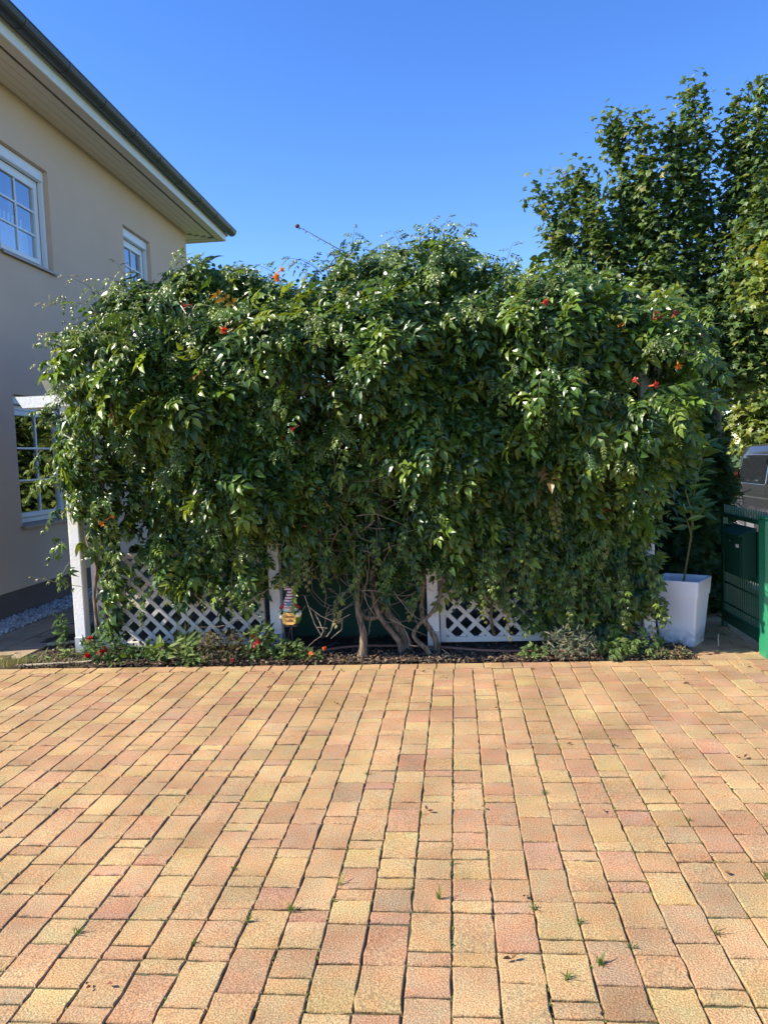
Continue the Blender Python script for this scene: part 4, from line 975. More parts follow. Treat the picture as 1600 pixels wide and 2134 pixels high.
tree('shrub_tree', (9.2, 22.0, -.45), [((8.2, 21.6, 4.2), 1.3, 1), ((9.0, 21.4, 4.8), 1.4, 1), ((10.2, 21.5, 5.2), 1.5, 1), ((7.6, 21.2, 3.0), 1.1, .8), ((8.6, 20.8, 2.6), 1.2, .9), ((9.8, 20.8, 3.0), 1.3, .9), ((11.2, 21.5, 4.6), 1.5, .9)], 1500, .19, MAP, YM, 7,
     'sunlit yellow green bushy tree behind the parked van', trunk_r=.14, trunk_top=(9.2, 22, .7), young=.08)
tree('shrub_tree', (6.9, 24.0, -.45), [((6.3, 23.8, 3.6), 1.2, 1), ((7.0, 23.6, 4.4), 1.3, 1), ((7.9, 23.8, 4.8), 1.3, 1), ((5.6, 23.6, 2.8), 1.2, .9), ((6.8, 23.2, 2.4), 1.2, .9), ((7.7, 23.1, 2.2), 1.0, .8)], 1500, .18, MAP, np.concatenate([DM, YM]), 8,
     'mixed green bushy tree between the conifer and the van, farther back', trunk_r=.13, trunk_top=(6.9, 24, .5), young=.05)

def frond_template(seed):
    r = random.Random(seed); V = []; F = []
    def blade(a, b, w_):
        a, b = np.array(a), np.array(b); d = b - a; s_ = np.array([-d[1], d[0], 0]); s_ = s_ / (np.linalg.norm(s_) + 1e-9) * w_
        n = len(V); V.extend([a - s_ * .5, a + s_ * .5, a + d * .6 + s_ * .5, b, a + d * .6 - s_ * .5]); F.extend([(n, n + 1, n + 2), (n, n + 2, n + 4), (n + 4, n + 2, n + 3)])
    blade((0, 0, 0), (0, 1, -.15), .05)
    for k in range(7):
        t = .12 + k * .12
        for sg in (-1, 1):
            L = .42 * (1 - t * .6) * r.uniform(.8, 1.15); blade((0, t, -.1 * t), (sg * L * .75, t + L * .7, -.1 * t - .12 * L + r.uniform(-.05, .05)), .075)
    return np.array(V), F, []
FROND = [frond_template(k) for k in range(3)]
CG = np.array([[.022, .058, .016], [.032, .076, .020], [.018, .045, .014], [.045, .090, .022]])
def conifer(name, base, H, R, n, size, label, group=None, pal=CG, seed=1, sy=1.0):
    r = np.random.default_rng(seed); root = empty(name, base); root.matrix_basis = Matrix.Translation(base); b = np.array(base)
    l, t = MB(), MB(); t.tube([b + [0, 0, -.1], b + [0.02, 0, H * .5], b + [0, 0, H * .95]], [.07, .045, .01], 8)
    h = r.beta(1.1, 1.5, n); prof = np.clip((1 - h) ** .65, .03, 1) * (0.75 + .25 * smoothstep(0, .25, h)); ang = r.uniform(0, 2 * pi, n)
    lump = .72 + .5 * vnoise(ang * 1.9, h * 7, 0 * h, seed); rad = R * prof * lump * np.sqrt(r.uniform(.35, 1, n))
    P_ = b + np.c_[np.cos(ang) * rad, np.sin(ang) * rad * sy, h * H]
    out = np.c_[np.cos(ang), np.sin(ang), 0 * ang]
    nr = out * .35 + [0, 0, .8] + r.normal(0, .5, P_.shape); tp = out * .9 + [0, 0, .15] + r.normal(0, .45, P_.shape)
    scatter(l, FROND, P_, nr, tp, r.uniform(size * .7, size * 1.25, n), pal[r.integers(0, len(pal), n)] * r.uniform(.75, 1.25, (n, 1)))
    for i in range(0, n, 40): t.tube([b + [0, 0, h[i] * H * .95], P_[i]], [.012, .004], 4, cap=False)
    under(t.build('trunk', M_TRUNK), root); under(l.build('crown', M_CONIF), root)
    return tag(root, label, 'conifer', group)
conifer('conifer_bush', (2.22, 7.75, 0), 2.15, .62, 6500, .16, 'dark feathery conifer behind the white planter and the green fence', seed=3)
for k, (x, y, H) in enumerate(((2.6, 20.5, 4.3), (3.7, 21.2, 4.5), (1.5, 20.0, 4.0))):
    conifer('garden_conifer', (x, y, -.05 if x < 3 else -.25), H, 1.0, 2600, .34, ['middle', 'right-hand', 'left-hand'][k] + ' conifer of the sunlit row in the back garden reflected in the ground floor window', 'conifers in the back garden', np.array([[.10, .14, .02], [.14, .17, .025], [.06, .10, .02]]), 20 + k)

# ------------------------------------------------------------------ planter and laurel
def quad_loft(mb, rings, close_top=False, close_bot=True):
    V = [p for r in rings for p in r]; n = len(rings[0])
    f4 = [(i * n + j, i * n + (j + 1) % n, (i + 1) * n + (j + 1) % n, (i + 1) * n + j) for i in range(len(rings) - 1) for j in range(n)]
    fn = ([list(range(n))[::-1]] if close_bot else []) + ([[(len(rings) - 1) * n + j for j in range(n)]] if close_top else [])
    return mb.raw(V, f4=f4, fn=fn)
def splash(m, h):
    n, l = m.node_tree.nodes, m.node_tree.links; b = n['Principled BSDF']; src = b.inputs['Base Color'].links[0].from_socket
    tc = n.new('ShaderNodeTexCoord'); sp = n.new('ShaderNodeSeparateXYZ'); l.new(tc.outputs['Object'], sp.inputs[0])
    a = n.new('ShaderNodeMapRange'); a.inputs[1].default_value = h; a.inputs[2].default_value = 0.0; a.inputs[3].default_value = 0; a.inputs[4].default_value = 1; l.new(sp.outputs['Z'], a.inputs[0])
    q = n.new('ShaderNodeTexNoise'); q.inputs['Scale'].default_value = 26; q.inputs['Detail'].default_value = 7; l.new(tc.outputs['Object'], q.inputs['Vector'])
    u = n.new('ShaderNodeMapRange'); u.inputs[1].default_value = .42; u.inputs[2].default_value = .66; l.new(q.outputs['Fac'], u.inputs[0])
    w_ = n.new('ShaderNodeMath'); w_.operation = 'MULTIPLY'; l.new(a.outputs[0], w_.inputs[0]); l.new(u.outputs[0], w_.inputs[1])
    x = n.new('ShaderNodeMix'); x.data_type = 'RGBA'; l.new(w_.outputs[0], x.inputs[0]); l.new(src, x.inputs[6]); x.inputs[7].default_value = (.22, .17, .12, 1); l.new(x.outputs[2], b.inputs['Base Color'])
splash(M_POT, .16)
pot = empty('planter', (1.785, 6.34, 0), radians(-33))
def sq(h, z, r=.02):
    P_ = []
    for cx, cy, a0 in ((h - r, h - r, 0), (-h + r, h - r, 90), (-h + r, -h + r, 180), (h - r, -h + r, 270)):
        for k in range(4): a_ = radians(a0 + k * 30); P_.append((cx + r * cos(a_), cy + r * sin(a_), z))
    return P_
mb = MB(); quad_loft(mb, [sq(.134, 0), sq(.137, .004), sq(.172, .395)], close_top=True); mb.build('body', M_POT, pot)
mb = MB(); quad_loft(mb, [sq(.172, .392), sq(.178, .394), sq(.1785, .398), sq(.188, .525), sq(.186, .53), sq(.172, .53), sq(.169, .525), sq(.164, .46)], close_bot=False); mb.build('rim', M_POT, pot)
mb = MB(); quad_loft(mb, [sq(.166, .458), sq(.165, .47)], close_top=True); mb.build('soil', M_SOIL, pot)
tag(pot, 'tall square tapered white planter with a wide rim on the paving', 'planter')
laurel = empty('laurel_plant', (1.79, 6.33, .49)); laurel.matrix_basis = Matrix.Translation((1.79, 6.33, .49))
mb, ml = MB(), MB()
for pts, nl in (([(1.80, 6.33, .49), (1.86, 6.32, .86), (1.865, 6.3, 1.09), (1.89, 6.28, 1.32), (1.93, 6.27, 1.47), (1.965, 6.26, 1.62)], 46), ([(1.87, 6.3, .95), (1.84, 6.26, 1.1), (1.80, 6.24, 1.22), (1.78, 6.22, 1.33)], 9), ([(1.86, 6.31, .86), (1.83, 6.27, .95), (1.80, 6.24, 1.02)], 7), ([(1.86, 6.3, 1.0), (1.92, 6.26, 1.06), (1.94, 6.24, 1.10)], 7)):
    mb.tube(pts, np.linspace(.009, .004, len(pts)), 6)
    A = np.array(pts); t = np.linspace(.35 if nl > 20 else .3, 1, nl); k = t * (len(A) - 1)
    pos = np.stack([np.interp(k, np.arange(len(A)), A[:, a_]) for a_ in range(3)], 1)
    ang = np.arange(nl) * 2.4; tp = np.c_[np.cos(ang), np.sin(ang) * .8 - .2, np.full(nl, .45)] + RNG.normal(0, .15, (nl, 3)); nr = np.c_[-np.cos(ang) * .3 - .3, -np.ones(nl), np.full(nl, .7)] + RNG.normal(0, .3, (nl, 3))
    ti = np.where(RNG.uniform(0, 1, (nl, 1)) < .35 + .4 * (t[:, None] > .8), np.array([[.14, .21, .035]]), np.array([[.045, .11, .028]])) * RNG.uniform(.8, 1.2, (nl, 1))
    scatter(ml, [leaflet(1, .34, .05, .12)], pos, nr, tp, RNG.uniform(.10, .155, nl), ti)
under(mb.build('stem', M_SHOOT), laurel); under(ml.build('foliage', M_LEAF), laurel)
tag(laurel, 'young laurel with long light green leaves growing out of the white planter', 'plant')

# ------------------------------------------------------------------ green fence, gate post and mailbox
fence = empty('metal_fence', (2.3, 5.95, 0)); fence.matrix_basis = Matrix.Translation((2.3, 5.95, 0))
FYA, FYB = 5.96, 6.92; fx = 2.31
def fpart(name, mb, m=M_GREENSHADE, root=fence): return under(mb.build(name, m), root)
mb = MB(); mb.box(fx - .022, fx + .022, FYA, FYA + .05, .05, 1.0, .004); mb.box(fx - .022, fx + .022, FYB - .05, FYB, .0, 1.0, .004)
mb.box(fx - .02, fx + .02, FYA + .05, FYB - .05, .965, 1.0, .004); mb.box(fx - .02, fx + .02, FYA + .05, FYB - .05, .05, .145, .004)
fpart('frame', mb)
mb = MB(); yk = FYA + .02
while yk < FYB: mb.prism([(yk - .0055, 1.0), (yk + .0055, 1.0), (yk + .004, 1.04), (yk, 1.07), (yk - .004, 1.04)], 0, fx - .006, fx + .006); yk += .05
fpart('spikes', mb)
mb = MB(); yk = FYA + .07
while yk < FYB - .05: mb.box(fx - .006, fx + .006, yk - .005, yk + .005, .145, .50); yk += .048
fpart('bars', mb)
mb = MB()
for zz in (.22, .40, .56): mb.box(fx - .013, fx - .0065, FYA + .05, FYB - .05, zz - .007, zz + .007)
fpart('rails', mb)
mb = MB(); mb.box(fx - .004, fx + .004, FYA + .05, FYB - .05, .50, .905); fpart('backing_plate', mb)
tag(fence, 'green metal fence section with a row of spikes on top beside the planter', 'fence')
post = empty('gate_post', (2.3, 5.85, 0)); post.matrix_basis = Matrix.Translation((2.3, 5.85, 0))
mb = MB(); mb.box(2.235, 2.40, 5.80, 5.945, -.05, 1.03, .012); fpart('shaft', mb, M_GREEN, post)
mb = MB(); mb.box(2.228, 2.407, 5.793, 5.952, 1.031, 1.05, .008); fpart('cap', mb, M_GREEN, post)
mb = MB()
for zz in (.30, .85): mb.tube([(2.25, 5.9455, zz - .04), (2.25, 5.9455, zz + .04)], .012, 8)
fpart('hinge', mb, M_GREEND, post)
tag(post, 'bright green square metal gate post at the right edge', 'gate post')
box = empty('mailbox', (2.2, 6.3, .5)); box.matrix_basis = Matrix.Translation((2.2, 6.3, .5))
mb = MB(); mb.prism([(2.195, .54), (2.296, .54), (2.296, .915), (2.195, .875)], 1, 6.15, 6.55); fpart('body', mb, M_GREEND, box)
mb = MB(); mb.prism([(2.165, .868), (2.296, .920), (2.296, .932), (2.165, .880)], 1, 6.13, 6.57); fpart('lid', mb, M_GREEND, box)
mb = MB(); mb.box(2.1915, 2.1945, 6.18, 6.52, .57, .83, .001); fd = fpart('door', mb, M_GREEND, box)
mb = MB(); mb.box(2.1885, 2.191, 6.22, 6.28, .775, .80); nl_ = mb.build('name_plate', M_WHITE); nl_.parent = fd
mb = MB(); mb.lathe([(.009, 0), (.009, .004)], 10, M=Matrix.Translation((2.1912, 6.42, .81)) @ Matrix.Rotation(radians(-90), 4, 'Y')); lk = mb.build('lock', M_CHROME); lk.parent = fd
tag(box, 'dark green metal mailbox with sloping lid hung on the fence', 'mailbox')

# ------------------------------------------------------------------ parked van
van = empty('parked_van', (6.88, 14.6, -.42))
VL = 4.9; VW = .95
def vsec(y, w, zb, zbelt, wt, zt):
    r = .10
    return [(-w * .94, y, zb), (-w, y, zb + .12), (-w, y, zbelt - .25), (-w * .985, y, zbelt), (-wt - .03, y, zt - .16), (-wt * .985, y, zt - .05), (-wt * .90, y, zt - .008), (-wt * .6, y, zt + .012),
            (0, y, zt + .022), (wt * .6, y, zt + .012), (wt * .90, y, zt - .008), (wt * .985, y, zt - .05), (wt + .03, y, zt - .16), (w * .985, y, zbelt), (w, y, zbelt - .25), (w, y, zb + .12), (w * .94, y, zb)]
secs = [vsec(2.46, .80, .42, 1.12, .66, 1.86), vsec(2.44, .89, .36, 1.14, .74, 1.90), vsec(2.36, .95, .30, 1.16, .79, 1.94), vsec(2.0, .95, .28, 1.16, .80, 1.965), vsec(0, .95, .28, 1.14, .80, 1.975), vsec(-1.0, .95, .28, 1.12, .80, 1.955),
        vsec(-1.30, .95, .28, 1.10, .78, 1.90), vsec(-1.95, .94, .28, 1.05, .74, 1.22), vsec(-2.30, .90, .28, .90, .70, 1.04), vsec(-2.44, .82, .30, .72, .60, .86)]
mb = MB(); quad_loft(mb, secs, True, True); vb = mb.build('body', M_VAN, van, smooth=True)
def side_x(y, z, sg):
    zt = 1.95; t = (z - 1.14) / (zt - .16 - 1.14); return sg * (.936 + (.83 - .936) * np.clip(t, 0, 1) + .006)
def vwin(y0, y1, z0, z1, sg):
    P_ = [(y1 - .03, z0), (y1, z0 + .04), (y1 - .06, z1 - .06), (y1 - .12, z1), (y0 + .05, z1), (y0, z1 - .05), (y0, z0 + .04), (y0 + .04, z0)]
    V = [(float(side_x(y, z, sg)), y, z) for y, z in P_]; return V
for sg in (-1, 1):
    for (a, b) in ((.85, 2.30), (-.42, .80), (-1.35, -.50)):
        V = vwin(a, b, 1.18, 1.76, sg); mb = MB(); mb.raw(V, fn=[list(range(8)) if sg > 0 else list(range(8))[::-1]]); wo = mb.build('window', M_VGLASS, van)
        mb = MB(); mb.tube(V + [V[0]], .0065, 6); mb.build('window_trim', M_CHROME if a > .5 else M_BLACK, wo)
    mb = MB()
    for yy in (2.18, .82, -.46): mb.box(sg * .9485, sg * .953, yy - .004, yy + .004, .40, 1.12)
    mb.box(sg * .949, sg * .954, .82, 2.40, .985, .993); mb.build('door_gap', M_BLACK, van)
    mb = MB(); mb.box(sg * .9505, sg * .956, -1.9, 2.2, .905, .925); mb.build('side_strip', M_CHROME, van)
    mb = MB(); mb.box(sg * .80, sg * .955, 2.30, 2.458, .95, 1.42, .03); mb.build('tail_lamp', M_LAMP, van)
    for yy in (1.52, -1.48):
        MR = Matrix.Rotation(radians(90), 4, 'Y')
        ar = MB(); ar.lathe([(.385, 0), (.385, .010)], 28, M=Matrix.Translation((sg * .948 - .005, yy, .36)) @ MR); ar.build('wheel_arch', M_BLACK, van)
        wh = empty('wheel', (sg * .86, yy, .325), 0, van)
        tb = MB(); tb.lathe([(.20, -.11), (.30, -.11), (.325, -.07), (.325, .07), (.30, .11), (.20, .11)], 28, M=MR); tb.build('tyre', M_BLACK, wh, smooth=False)
        rb = MB(); rb.lathe([(.205, -.115 if sg < 0 else .115), (.19, -.10 if sg < 0 else .10), (.06, -.085 if sg < 0 else .085), (.045, -.11 if sg < 0 else .11)], 24, M=MR); rb.build('rim', M_RIM, wh)
mb = MB(); mb.box(-.62, .62, 2.452, 2.462, 1.22, 1.72, .004); mb.build('rear_window', M_VGLASS, van)
mb = MB(); mb.box(-.90, .90, 2.40, 2.53, .38, .60, .04); mb.box(-.85, .85, -2.53, -2.40, .30, .56, .04); mb.build('bumper', M_VAN, van)
V = [(-.70, -1.325, 1.865), (.70, -1.325, 1.865), (.70, -1.90, 1.27), (-.70, -1.90, 1.27)]; V = [(a, b - .012, c + .012) for a, b, c in V]
mb = MB(); mb.raw(V, f4=[(0, 3, 2, 1)]); mb.build('windscreen', M_VGLASS, van)
for sg in (-1, 1):
    mb = MB(); mb.box(sg * .52, sg * .82, -2.40, -2.30, .74, .90, .03); mb.build('headlight', M_CHROME, van)
    mb = MB(); mb.box(min(sg * .97, sg * 1.12), max(sg * .97, sg * 1.12), -1.35, -1.25, 1.12, 1.32, .03); mb.build('wing_mirror', M_BLACK, van)
tag(van, 'dark grey van parked on the street beyond the green fence', 'van')

# ------------------------------------------------------------------ gnome on a stake
gn = empty('garden_gnome', (-1.36, 6.02, 0.062)); gn.scale = (.94, .94, .94)
mb = MB(); mb.tube([(0, .01, -.12), (0, .01, .21)], .004, 8); mb.build('stake', M_GREY, gn)
mb = MB()
for sx in (-.028, .030): mb.lathe([(.006, -.012), (.026, -.008), (.030, 0), (.022, .012), (.006, .016)], 12, (sx, -.01, .218))
mb.build('boot', M_GREY, gn, smooth=True)
mb = MB(); mb.lathe([(.03, .222), (.070, .235), (.094, .275), (.092, .315), (.070, .345), (.03, .36)], 20, M=Matrix.Diagonal((1, .5, 1, 1))); mb.build('body', M_GNGREEN, gn, smooth=True)
def blob(out, y0, y1, m, name):
    return MB().prism(out, 1, y0, y1).build(name, m, gn)
sg_ = blob([(-.058, .250), (-.03, .237), (.03, .237), (.052, .250), (.058, .300), (.040, .338), (-.045, .338), (-.066, .315)], -.066, -.054, M_ORANGE, 'sign_board')
hb = MB()
for sx in (-1, 1):
    hb.lathe([(.004, -.022), (.018, -.014), (.022, 0), (.016, .016), (.004, .022)], 10, M=Matrix.Translation((sx * .072 + .0, -.055, .305 if sx < 0 else .318)) @ Matrix.Rotation(sx * .5, 4, 'Y'))
    hb.tube([(sx * .085, -.02, .345), (sx * .092, -.04, .325), (sx * .078, -.054, .305)], .014, 8)
hb.build('hand', M_CREAM, gn, smooth=True)
mb = MB(); mb.lathe([(.02, .325), (.055, .335), (.072, .358), (.062, .382), (.03, .392)], 18, M=Matrix.Diagonal((1, .6, 1, 1))); mb.build('beard', M_GREYW, gn, smooth=True)
mb = MB(); mb.lathe([(.003, -.014), (.013, -.006), (.014, .003), (.003, .013)], 12, (0, -.046, .372)); mb.build('nose', M_SKIN, gn, smooth=True)
brim = MB()
for sx in (-1, 1): brim.tube([(0, -.02, .418), (sx * .045, -.03, .405), (sx * .085, -.025, .372)], [.018, .018, .012], 8)
brim.build('hat_brim', M_RED, gn, smooth=True)
mb = MB(); mb.tube([(0, 0, .385), (0, 0, .42), (.004, 0, .46), (.006, 0, .50), (.000, 0, .53), (-.018, 0, .545), (-.034, -.004, .538), (-.040, -.006, .522)], [.066, .060, .046, .033, .022, .017, .013, .008], 16); mb.build('hat', M_HAT, gn, smooth=True)
mb = MB()
for k in range(5): mb.lathe([(.003, -.003), (.009, 0), (.003, .004)], 8, M=Matrix.Translation((cos(k * 2 * pi / 5) * .013, -.068, .412 + sin(k * 2 * pi / 5) * .013)) @ Matrix.Rotation(radians(90), 4, 'X'))
mb.build('hat_flower', M_BLUE, gn)
def text(s_, size, loc, parent, name):
    cu = bpy.data.curves.new(name, 'FONT'); cu.body = s_; cu.size = size; cu.align_x = 'CENTER'; cu.extrude = .0006; cu.offset = .0004
    t_ = bpy.data.objects.new(name, cu); COL.objects.link(t_); bpy.context.view_layer.update()
    me = bpy.data.meshes.new_from_object(t_.evaluated_get(bpy.context.evaluated_depsgraph_get()))
    bpy.data.objects.remove(t_); o = bpy.data.objects.new(name, me); COL.objects.link(o); me.materials.clear(); me.materials.append(M_INK)
    o.parent = parent; o.location = loc; o.rotation_euler = (radians(90), 0, 0); return o
text('Garten', .032, (-.002, -.0672, .298), sg_, 'lettering'); text('Liebe', .032, (-.002, -.0672, .263), sg_, 'lettering')
tag(gn, 'garden gnome in a striped red and white pointed hat holding an orange sign', 'garden ornament')

# ------------------------------------------------------------------ bed plants
def bush(name, x, y, H, R, n, tm, size, pal, label, cat='plant', flowers=None, mleaf=None, group=None, stems=9, upright=.5, fcol=None):
    root = empty(name, (x, y, 0)); root.matrix_basis = Matrix.Translation((x, y, 0)); l, t = MB(), MB()
    h = RNG.uniform(.12, 1, n); a_ = RNG.uniform(0, 2 * pi, n); rr = R * np.sqrt(RNG.uniform(.05, 1, n)) * (1 - .45 * np.abs(h - .45))
    P_ = np.c_[x + np.cos(a_) * rr, y + np.sin(a_) * rr * .8, h * H * (1 - .3 * (rr / R) ** 2)]
    out = np.c_[np.cos(a_), np.sin(a_), 0 * a_]; tp = out * (1 - upright) + [0, 0, upright] + RNG.normal(0, .4, P_.shape); nr = [0, -.4, .9] + RNG.normal(0, .5, P_.shape)
    scatter(l, tm, P_, nr, tp, RNG.uniform(size * .7, size * 1.25, n), pal[RNG.integers(0, len(pal), n)] * RNG.uniform(.75, 1.25, (n, 1)))
    for i in range(stems): t.tube([(x + RNG.normal(0, .02), y, -.02), (x + (P_[i, 0] - x) * .5, y + (P_[i, 1] - y) * .5, P_[i, 2] * .6), P_[i]], [.004, .003, .002], 5)
    under(t.build('stem', M_SHOOT), root); under(l.build('foliage', mleaf or M_SOFT), root)
    for (fx_, fy_, fz_, fr_) in flowers or []:
        fb = MB(); nq = 26; d_ = RNG.normal(0, 1, (nq, 3)); d_ /= np.linalg.norm(d_, axis=1)[:, None]; d_[:, 2] = np.abs(d_[:, 2])
        scatter(fb, [leaflet(1, .9, .2, .2)], np.tile([[fx_, fy_, fz_]], (nq, 1)) + d_ * fr_ * .25, d_ + RNG.normal(0, .3, d_.shape), RNG.normal(0, 1, d_.shape), np.full(nq, fr_), np.tile([fcol], (nq, 1)) * RNG.uniform(.7, 1.2, (nq, 1)))
        under(fb.build('flower', M_PETAL), root)
    return tag(root, label, cat, group)
G1 = np.array([[.06, .12, .03], [.08, .15, .035], [.045, .09, .028]]); G2 = np.array([[.13, .20, .05], [.10, .17, .04], [.16, .22, .06]])
RB = np.array([[.09, .06, .035], [.12, .10, .04], [.07, .09, .03], [.05, .04, .03]]); LV = np.array([[.13, .16, .10], [.17, .19, .13], [.09, .12, .07], [.20, .17, .12]])
bush('rose_bush', -2.92, 5.98, .24, .19, 200, PAL5, .055, G1, 'small rose bush with red blooms at the foot of the left pergola post', 'rose', [(-3.02, 5.93, .20, .030), (-3.04, 5.92, .07, .030), (-2.92, 5.90, .095, .036), (-2.89, 5.91, .115, .030)], stems=12, fcol=(.50, .012, .018))
bush('broadleaf_plant', -2.33, 5.96, .17, .22, 110, [leaflet(1, .33, .05, .15)], .12, G2 * .8, 'low plant with broad pale green leaves under the left lattice', 'plant', stems=6)
bush('broadleaf_plant', -2.62, 5.98, .13, .16, 70, [leaflet(1, .36, .05, .15)], .09, G1, 'low dark leafy plant between the rose bush and the pale broad-leaved plant', 'plant', stems=6)
bush('bronze_shrub', -1.90, 5.93, .27, .22, 420, [SINGLE[0], SINGLE[1]], .042, RB, 'bushy low shrub with bronze brown leaves in front of the left lattice', 'shrub', [(-1.78, 5.75, .06, .016)], stems=18, fcol=(.35, .03, .03))
bush('valerian_plant', -1.60, 5.95, .30, .13, 210, [SINGLE[0]], .06, G2 * .75, 'leafy green plant with pinkish red flower heads left of the gnome', 'plant', [(-1.635, 5.88, .215, .022), (-1.605, 5.87, .195, .022), (-1.62, 5.87, .145, .028), (-1.595, 5.87, .165, .022)], stems=10, fcol=(.55, .05, .07))
bush('green_herb', -1.36, 5.93, .16, .15, 180, [SINGLE[0]], .05, G2 * .7, 'low light green herb growing under the gnome', 'plant', stems=8)
bush('marigold_plant', -1.16, 5.88, .10, .08, 70, [SINGLE[1]], .04, G2 * .6, 'small plant with orange flowers on the mulch right of the gnome', 'plant', [(-1.17, 5.84, .075, .024), (-1.09, 5.97, .085, .018)], stems=5, fcol=(.75, .25, .08))
bush('lavender_bush', .85, 5.93, .24, .21, 620, [leaflet(1, .22, .05, .1)], .05, LV, 'small grey green bush with narrow leaves before the right lattice', 'shrub', stems=22, upright=.65)
bush('green_herb', 1.16, 5.88, .15, .12, 60, PAL5, .09, G2 * .8, 'bright green five-fingered seedling to the right of the grey green bush', 'plant', stems=5)
bush('green_herb', 1.40, 5.94, .16, .13, 60, PAL5, .10, G2 * .75, 'bright green five-fingered seedling closest to the white planter', 'plant', stems=5)
bush('green_herb', .55, 5.90, .10, .10, 45, PAL5, .07, G2 * .8, 'small bright green seedling left of the grey green bush', 'plant', stems=4)
bush('dry_herb', 1.58, 5.90, .08, .14, 170, [SINGLE[1]], .035, RB * 1.6, 'low dry brownish ground plant in front of the white planter', 'plant', stems=6)
bush('tall_weed', -3.50, 6.38, .34, .05, 70, [SINGLE[1]], .06, G1, 'thin upright weed standing in the shade left of the pergola post', 'weed', stems=3, upright=.7)
bush('seedling', -3.30, 6.09, .10, .05, 16, [SINGLE[0]], .06, G2, 'sunlit little seedling on bare soil beside the left pergola post', 'weed', stems=3)
bush('seedling', -3.08, 6.02, .15, .07, 34, [leaflet(1, .25, .04, .1)], .09, G2 * .9, 'spiky light green seedling at the shoe of the left pergola post', 'weed', stems=3)
bush('seedling', -3.50, 6.02, .08, .06, 16, [leaflet(1, .18, .03, .1)], .08, G2 * .8, 'flat sprig lying on the soil edge left of the sunlit seedling', 'weed', stems=2, upright=.2)
bush('green_herb', -2.78, 5.86, .06, .07, 30, [SINGLE[0]], .04, G2 * .7, 'tiny herb at the paving edge in front of the rose bush', 'plant', stems=3)
bush('green_herb', -2.12, 5.85, .08, .12, 60, [SINGLE[0]], .045, G2 * .8, 'low yellowish herb at the paving edge before the bronze shrub', 'plant', stems=4)
# grasses
def blade_mesh(mb, N, xy, h0, h1, lean, wd, pal):
    """curved grass blades"""
    x, y = xy; z0 = np.zeros(N); H = RNG.uniform(h0, h1, N); a_ = RNG.uniform(0, 2 * pi, N); ln = RNG.uniform(.1, lean, N) * H
    dx, dy = np.cos(a_), np.sin(a_); sx, sy = -dy * wd, dx * wd
    rows = []
    for t, f in ((0, 1), (.5, .8), (.85, .5)):
        cx, cy, cz = x + dx * ln * t ** 2, y + dy * ln * t ** 2, H * t * (1 - .12 * t)
        rows += [np.c_[cx - sx * f, cy - sy * f, cz], np.c_[cx + sx * f, cy + sy * f, cz]]
    rows.append(np.c_[x + dx * ln, y + dy * ln, H * .88])
    V = np.stack(rows, 1); k = 7; off = (np.arange(N) * k)[:, None, None]
    f4 = (np.array([[(0, 1, 3, 2), (2, 3, 5, 4)]]).reshape(1, 2, 4) + off).reshape(-1, 4); f3 = (np.array([[(4, 5, 6)]]) + off).reshape(-1, 3)
    mb.raw(V.reshape(-1, 3), f3=f3, f4=f4, tint=np.repeat(pal[RNG.integers(0, len(pal), N)] * RNG.uniform(.7, 1.3, (N, 1)), k, 0))
GR_ = np.array([[.16, .20, .05], [.24, .24, .08], [.11, .17, .04], [.30, .27, .13]])
mb = MB(); N = 2200; x = RNG.uniform(-5.2, -3.05, N); y = 5.80 + RNG.uniform(0, .30, N) * (1 - .35 * smoothstep(-3.9, -3.1, x)); k = RNG.uniform(0, 1, N) < (1.0 - .75 * smoothstep(-3.85, -3.2, x)); blade_mesh(mb, k.sum(), (x[k], y[k]), .02, .085, .9, .0016, GR_)
tag(mb.build('grass', M_GRASS), kind='stuff')
mb = MB(); N = 1500; x = RNG.uniform(-3.72, -3.05, N); y = RNG.uniform(6.75, 8.6, N); blade_mesh(mb, N, (x, y), .03, .08, .8, .002, np.array([[.05, .10, .03], [.07, .12, .03]]))
tag(mb.build('grass', M_GRASS), kind='stuff')
for j_, (x, y, H, lb) in enumerate(((-2.32, 6.14, .42, 'left tuft of tall pale grass in front of the left lattice'), (-2.10, 6.12, .34, 'right tuft of tall pale grass in front of the left lattice'))):
    mb = MB(); N = 26; blade_mesh(mb, N, (x + RNG.normal(0, .03, N), y + RNG.normal(0, .03, N)), H * .5, H, .8, .0028, np.array([[.20, .25, .09], [.28, .28, .14]]))
    tag(mb.build('grass_tuft', M_GRASS), lb, 'grass tuft')

# ------------------------------------------------------------------ hose, sticks, litter, joint weeds
mb = MB(); hp = np.array([(-1.28, 6.04, .02), (-1.07, 6.17, .03), (-.86, 6.24, .035), (-.5, 6.24, .03), (-.18, 6.18, .03), (.2, 6.03, .03), (.7, 5.99, .03), (1.18, 6.02, .03), (1.40, 6.10, .03)])
t = np.linspace(0, 8, 60); HP = np.stack([np.interp(t, np.arange(9), hp[:, k]) for k in range(3)], 1)
for _ in range(5): HP[1:-1] = (HP[:-2] + 2 * HP[1:-1] + HP[2:]) / 4
mb.tube(HP, .0115, 10); tag(mb.build('garden_hose', M_HOSE, smooth=True), 'reddish brown watering hose lying along the mulch behind the trunks', 'hose')
def stick(pts, r, label, m=M_WOOD):
    mb = MB(); mb.tube(pts, np.linspace(r, r * .6, len(pts)), 7, rough=.12); return tag(mb.build('dry_stick', m), label, 'stick')
stick([(-3.57, 5.82, .02), (-3.35, 5.84, .025), (-3.1, 5.88, .025), (-2.98, 5.90, .03)], .010, 'long pale stick lying on the soil along the left paving edge')
stick([(-3.72, 6.52, .02), (-3.5, 6.62, .02), (-3.25, 6.55, .02)], .016, 'pale edging stick in the shade left of the pergola post')
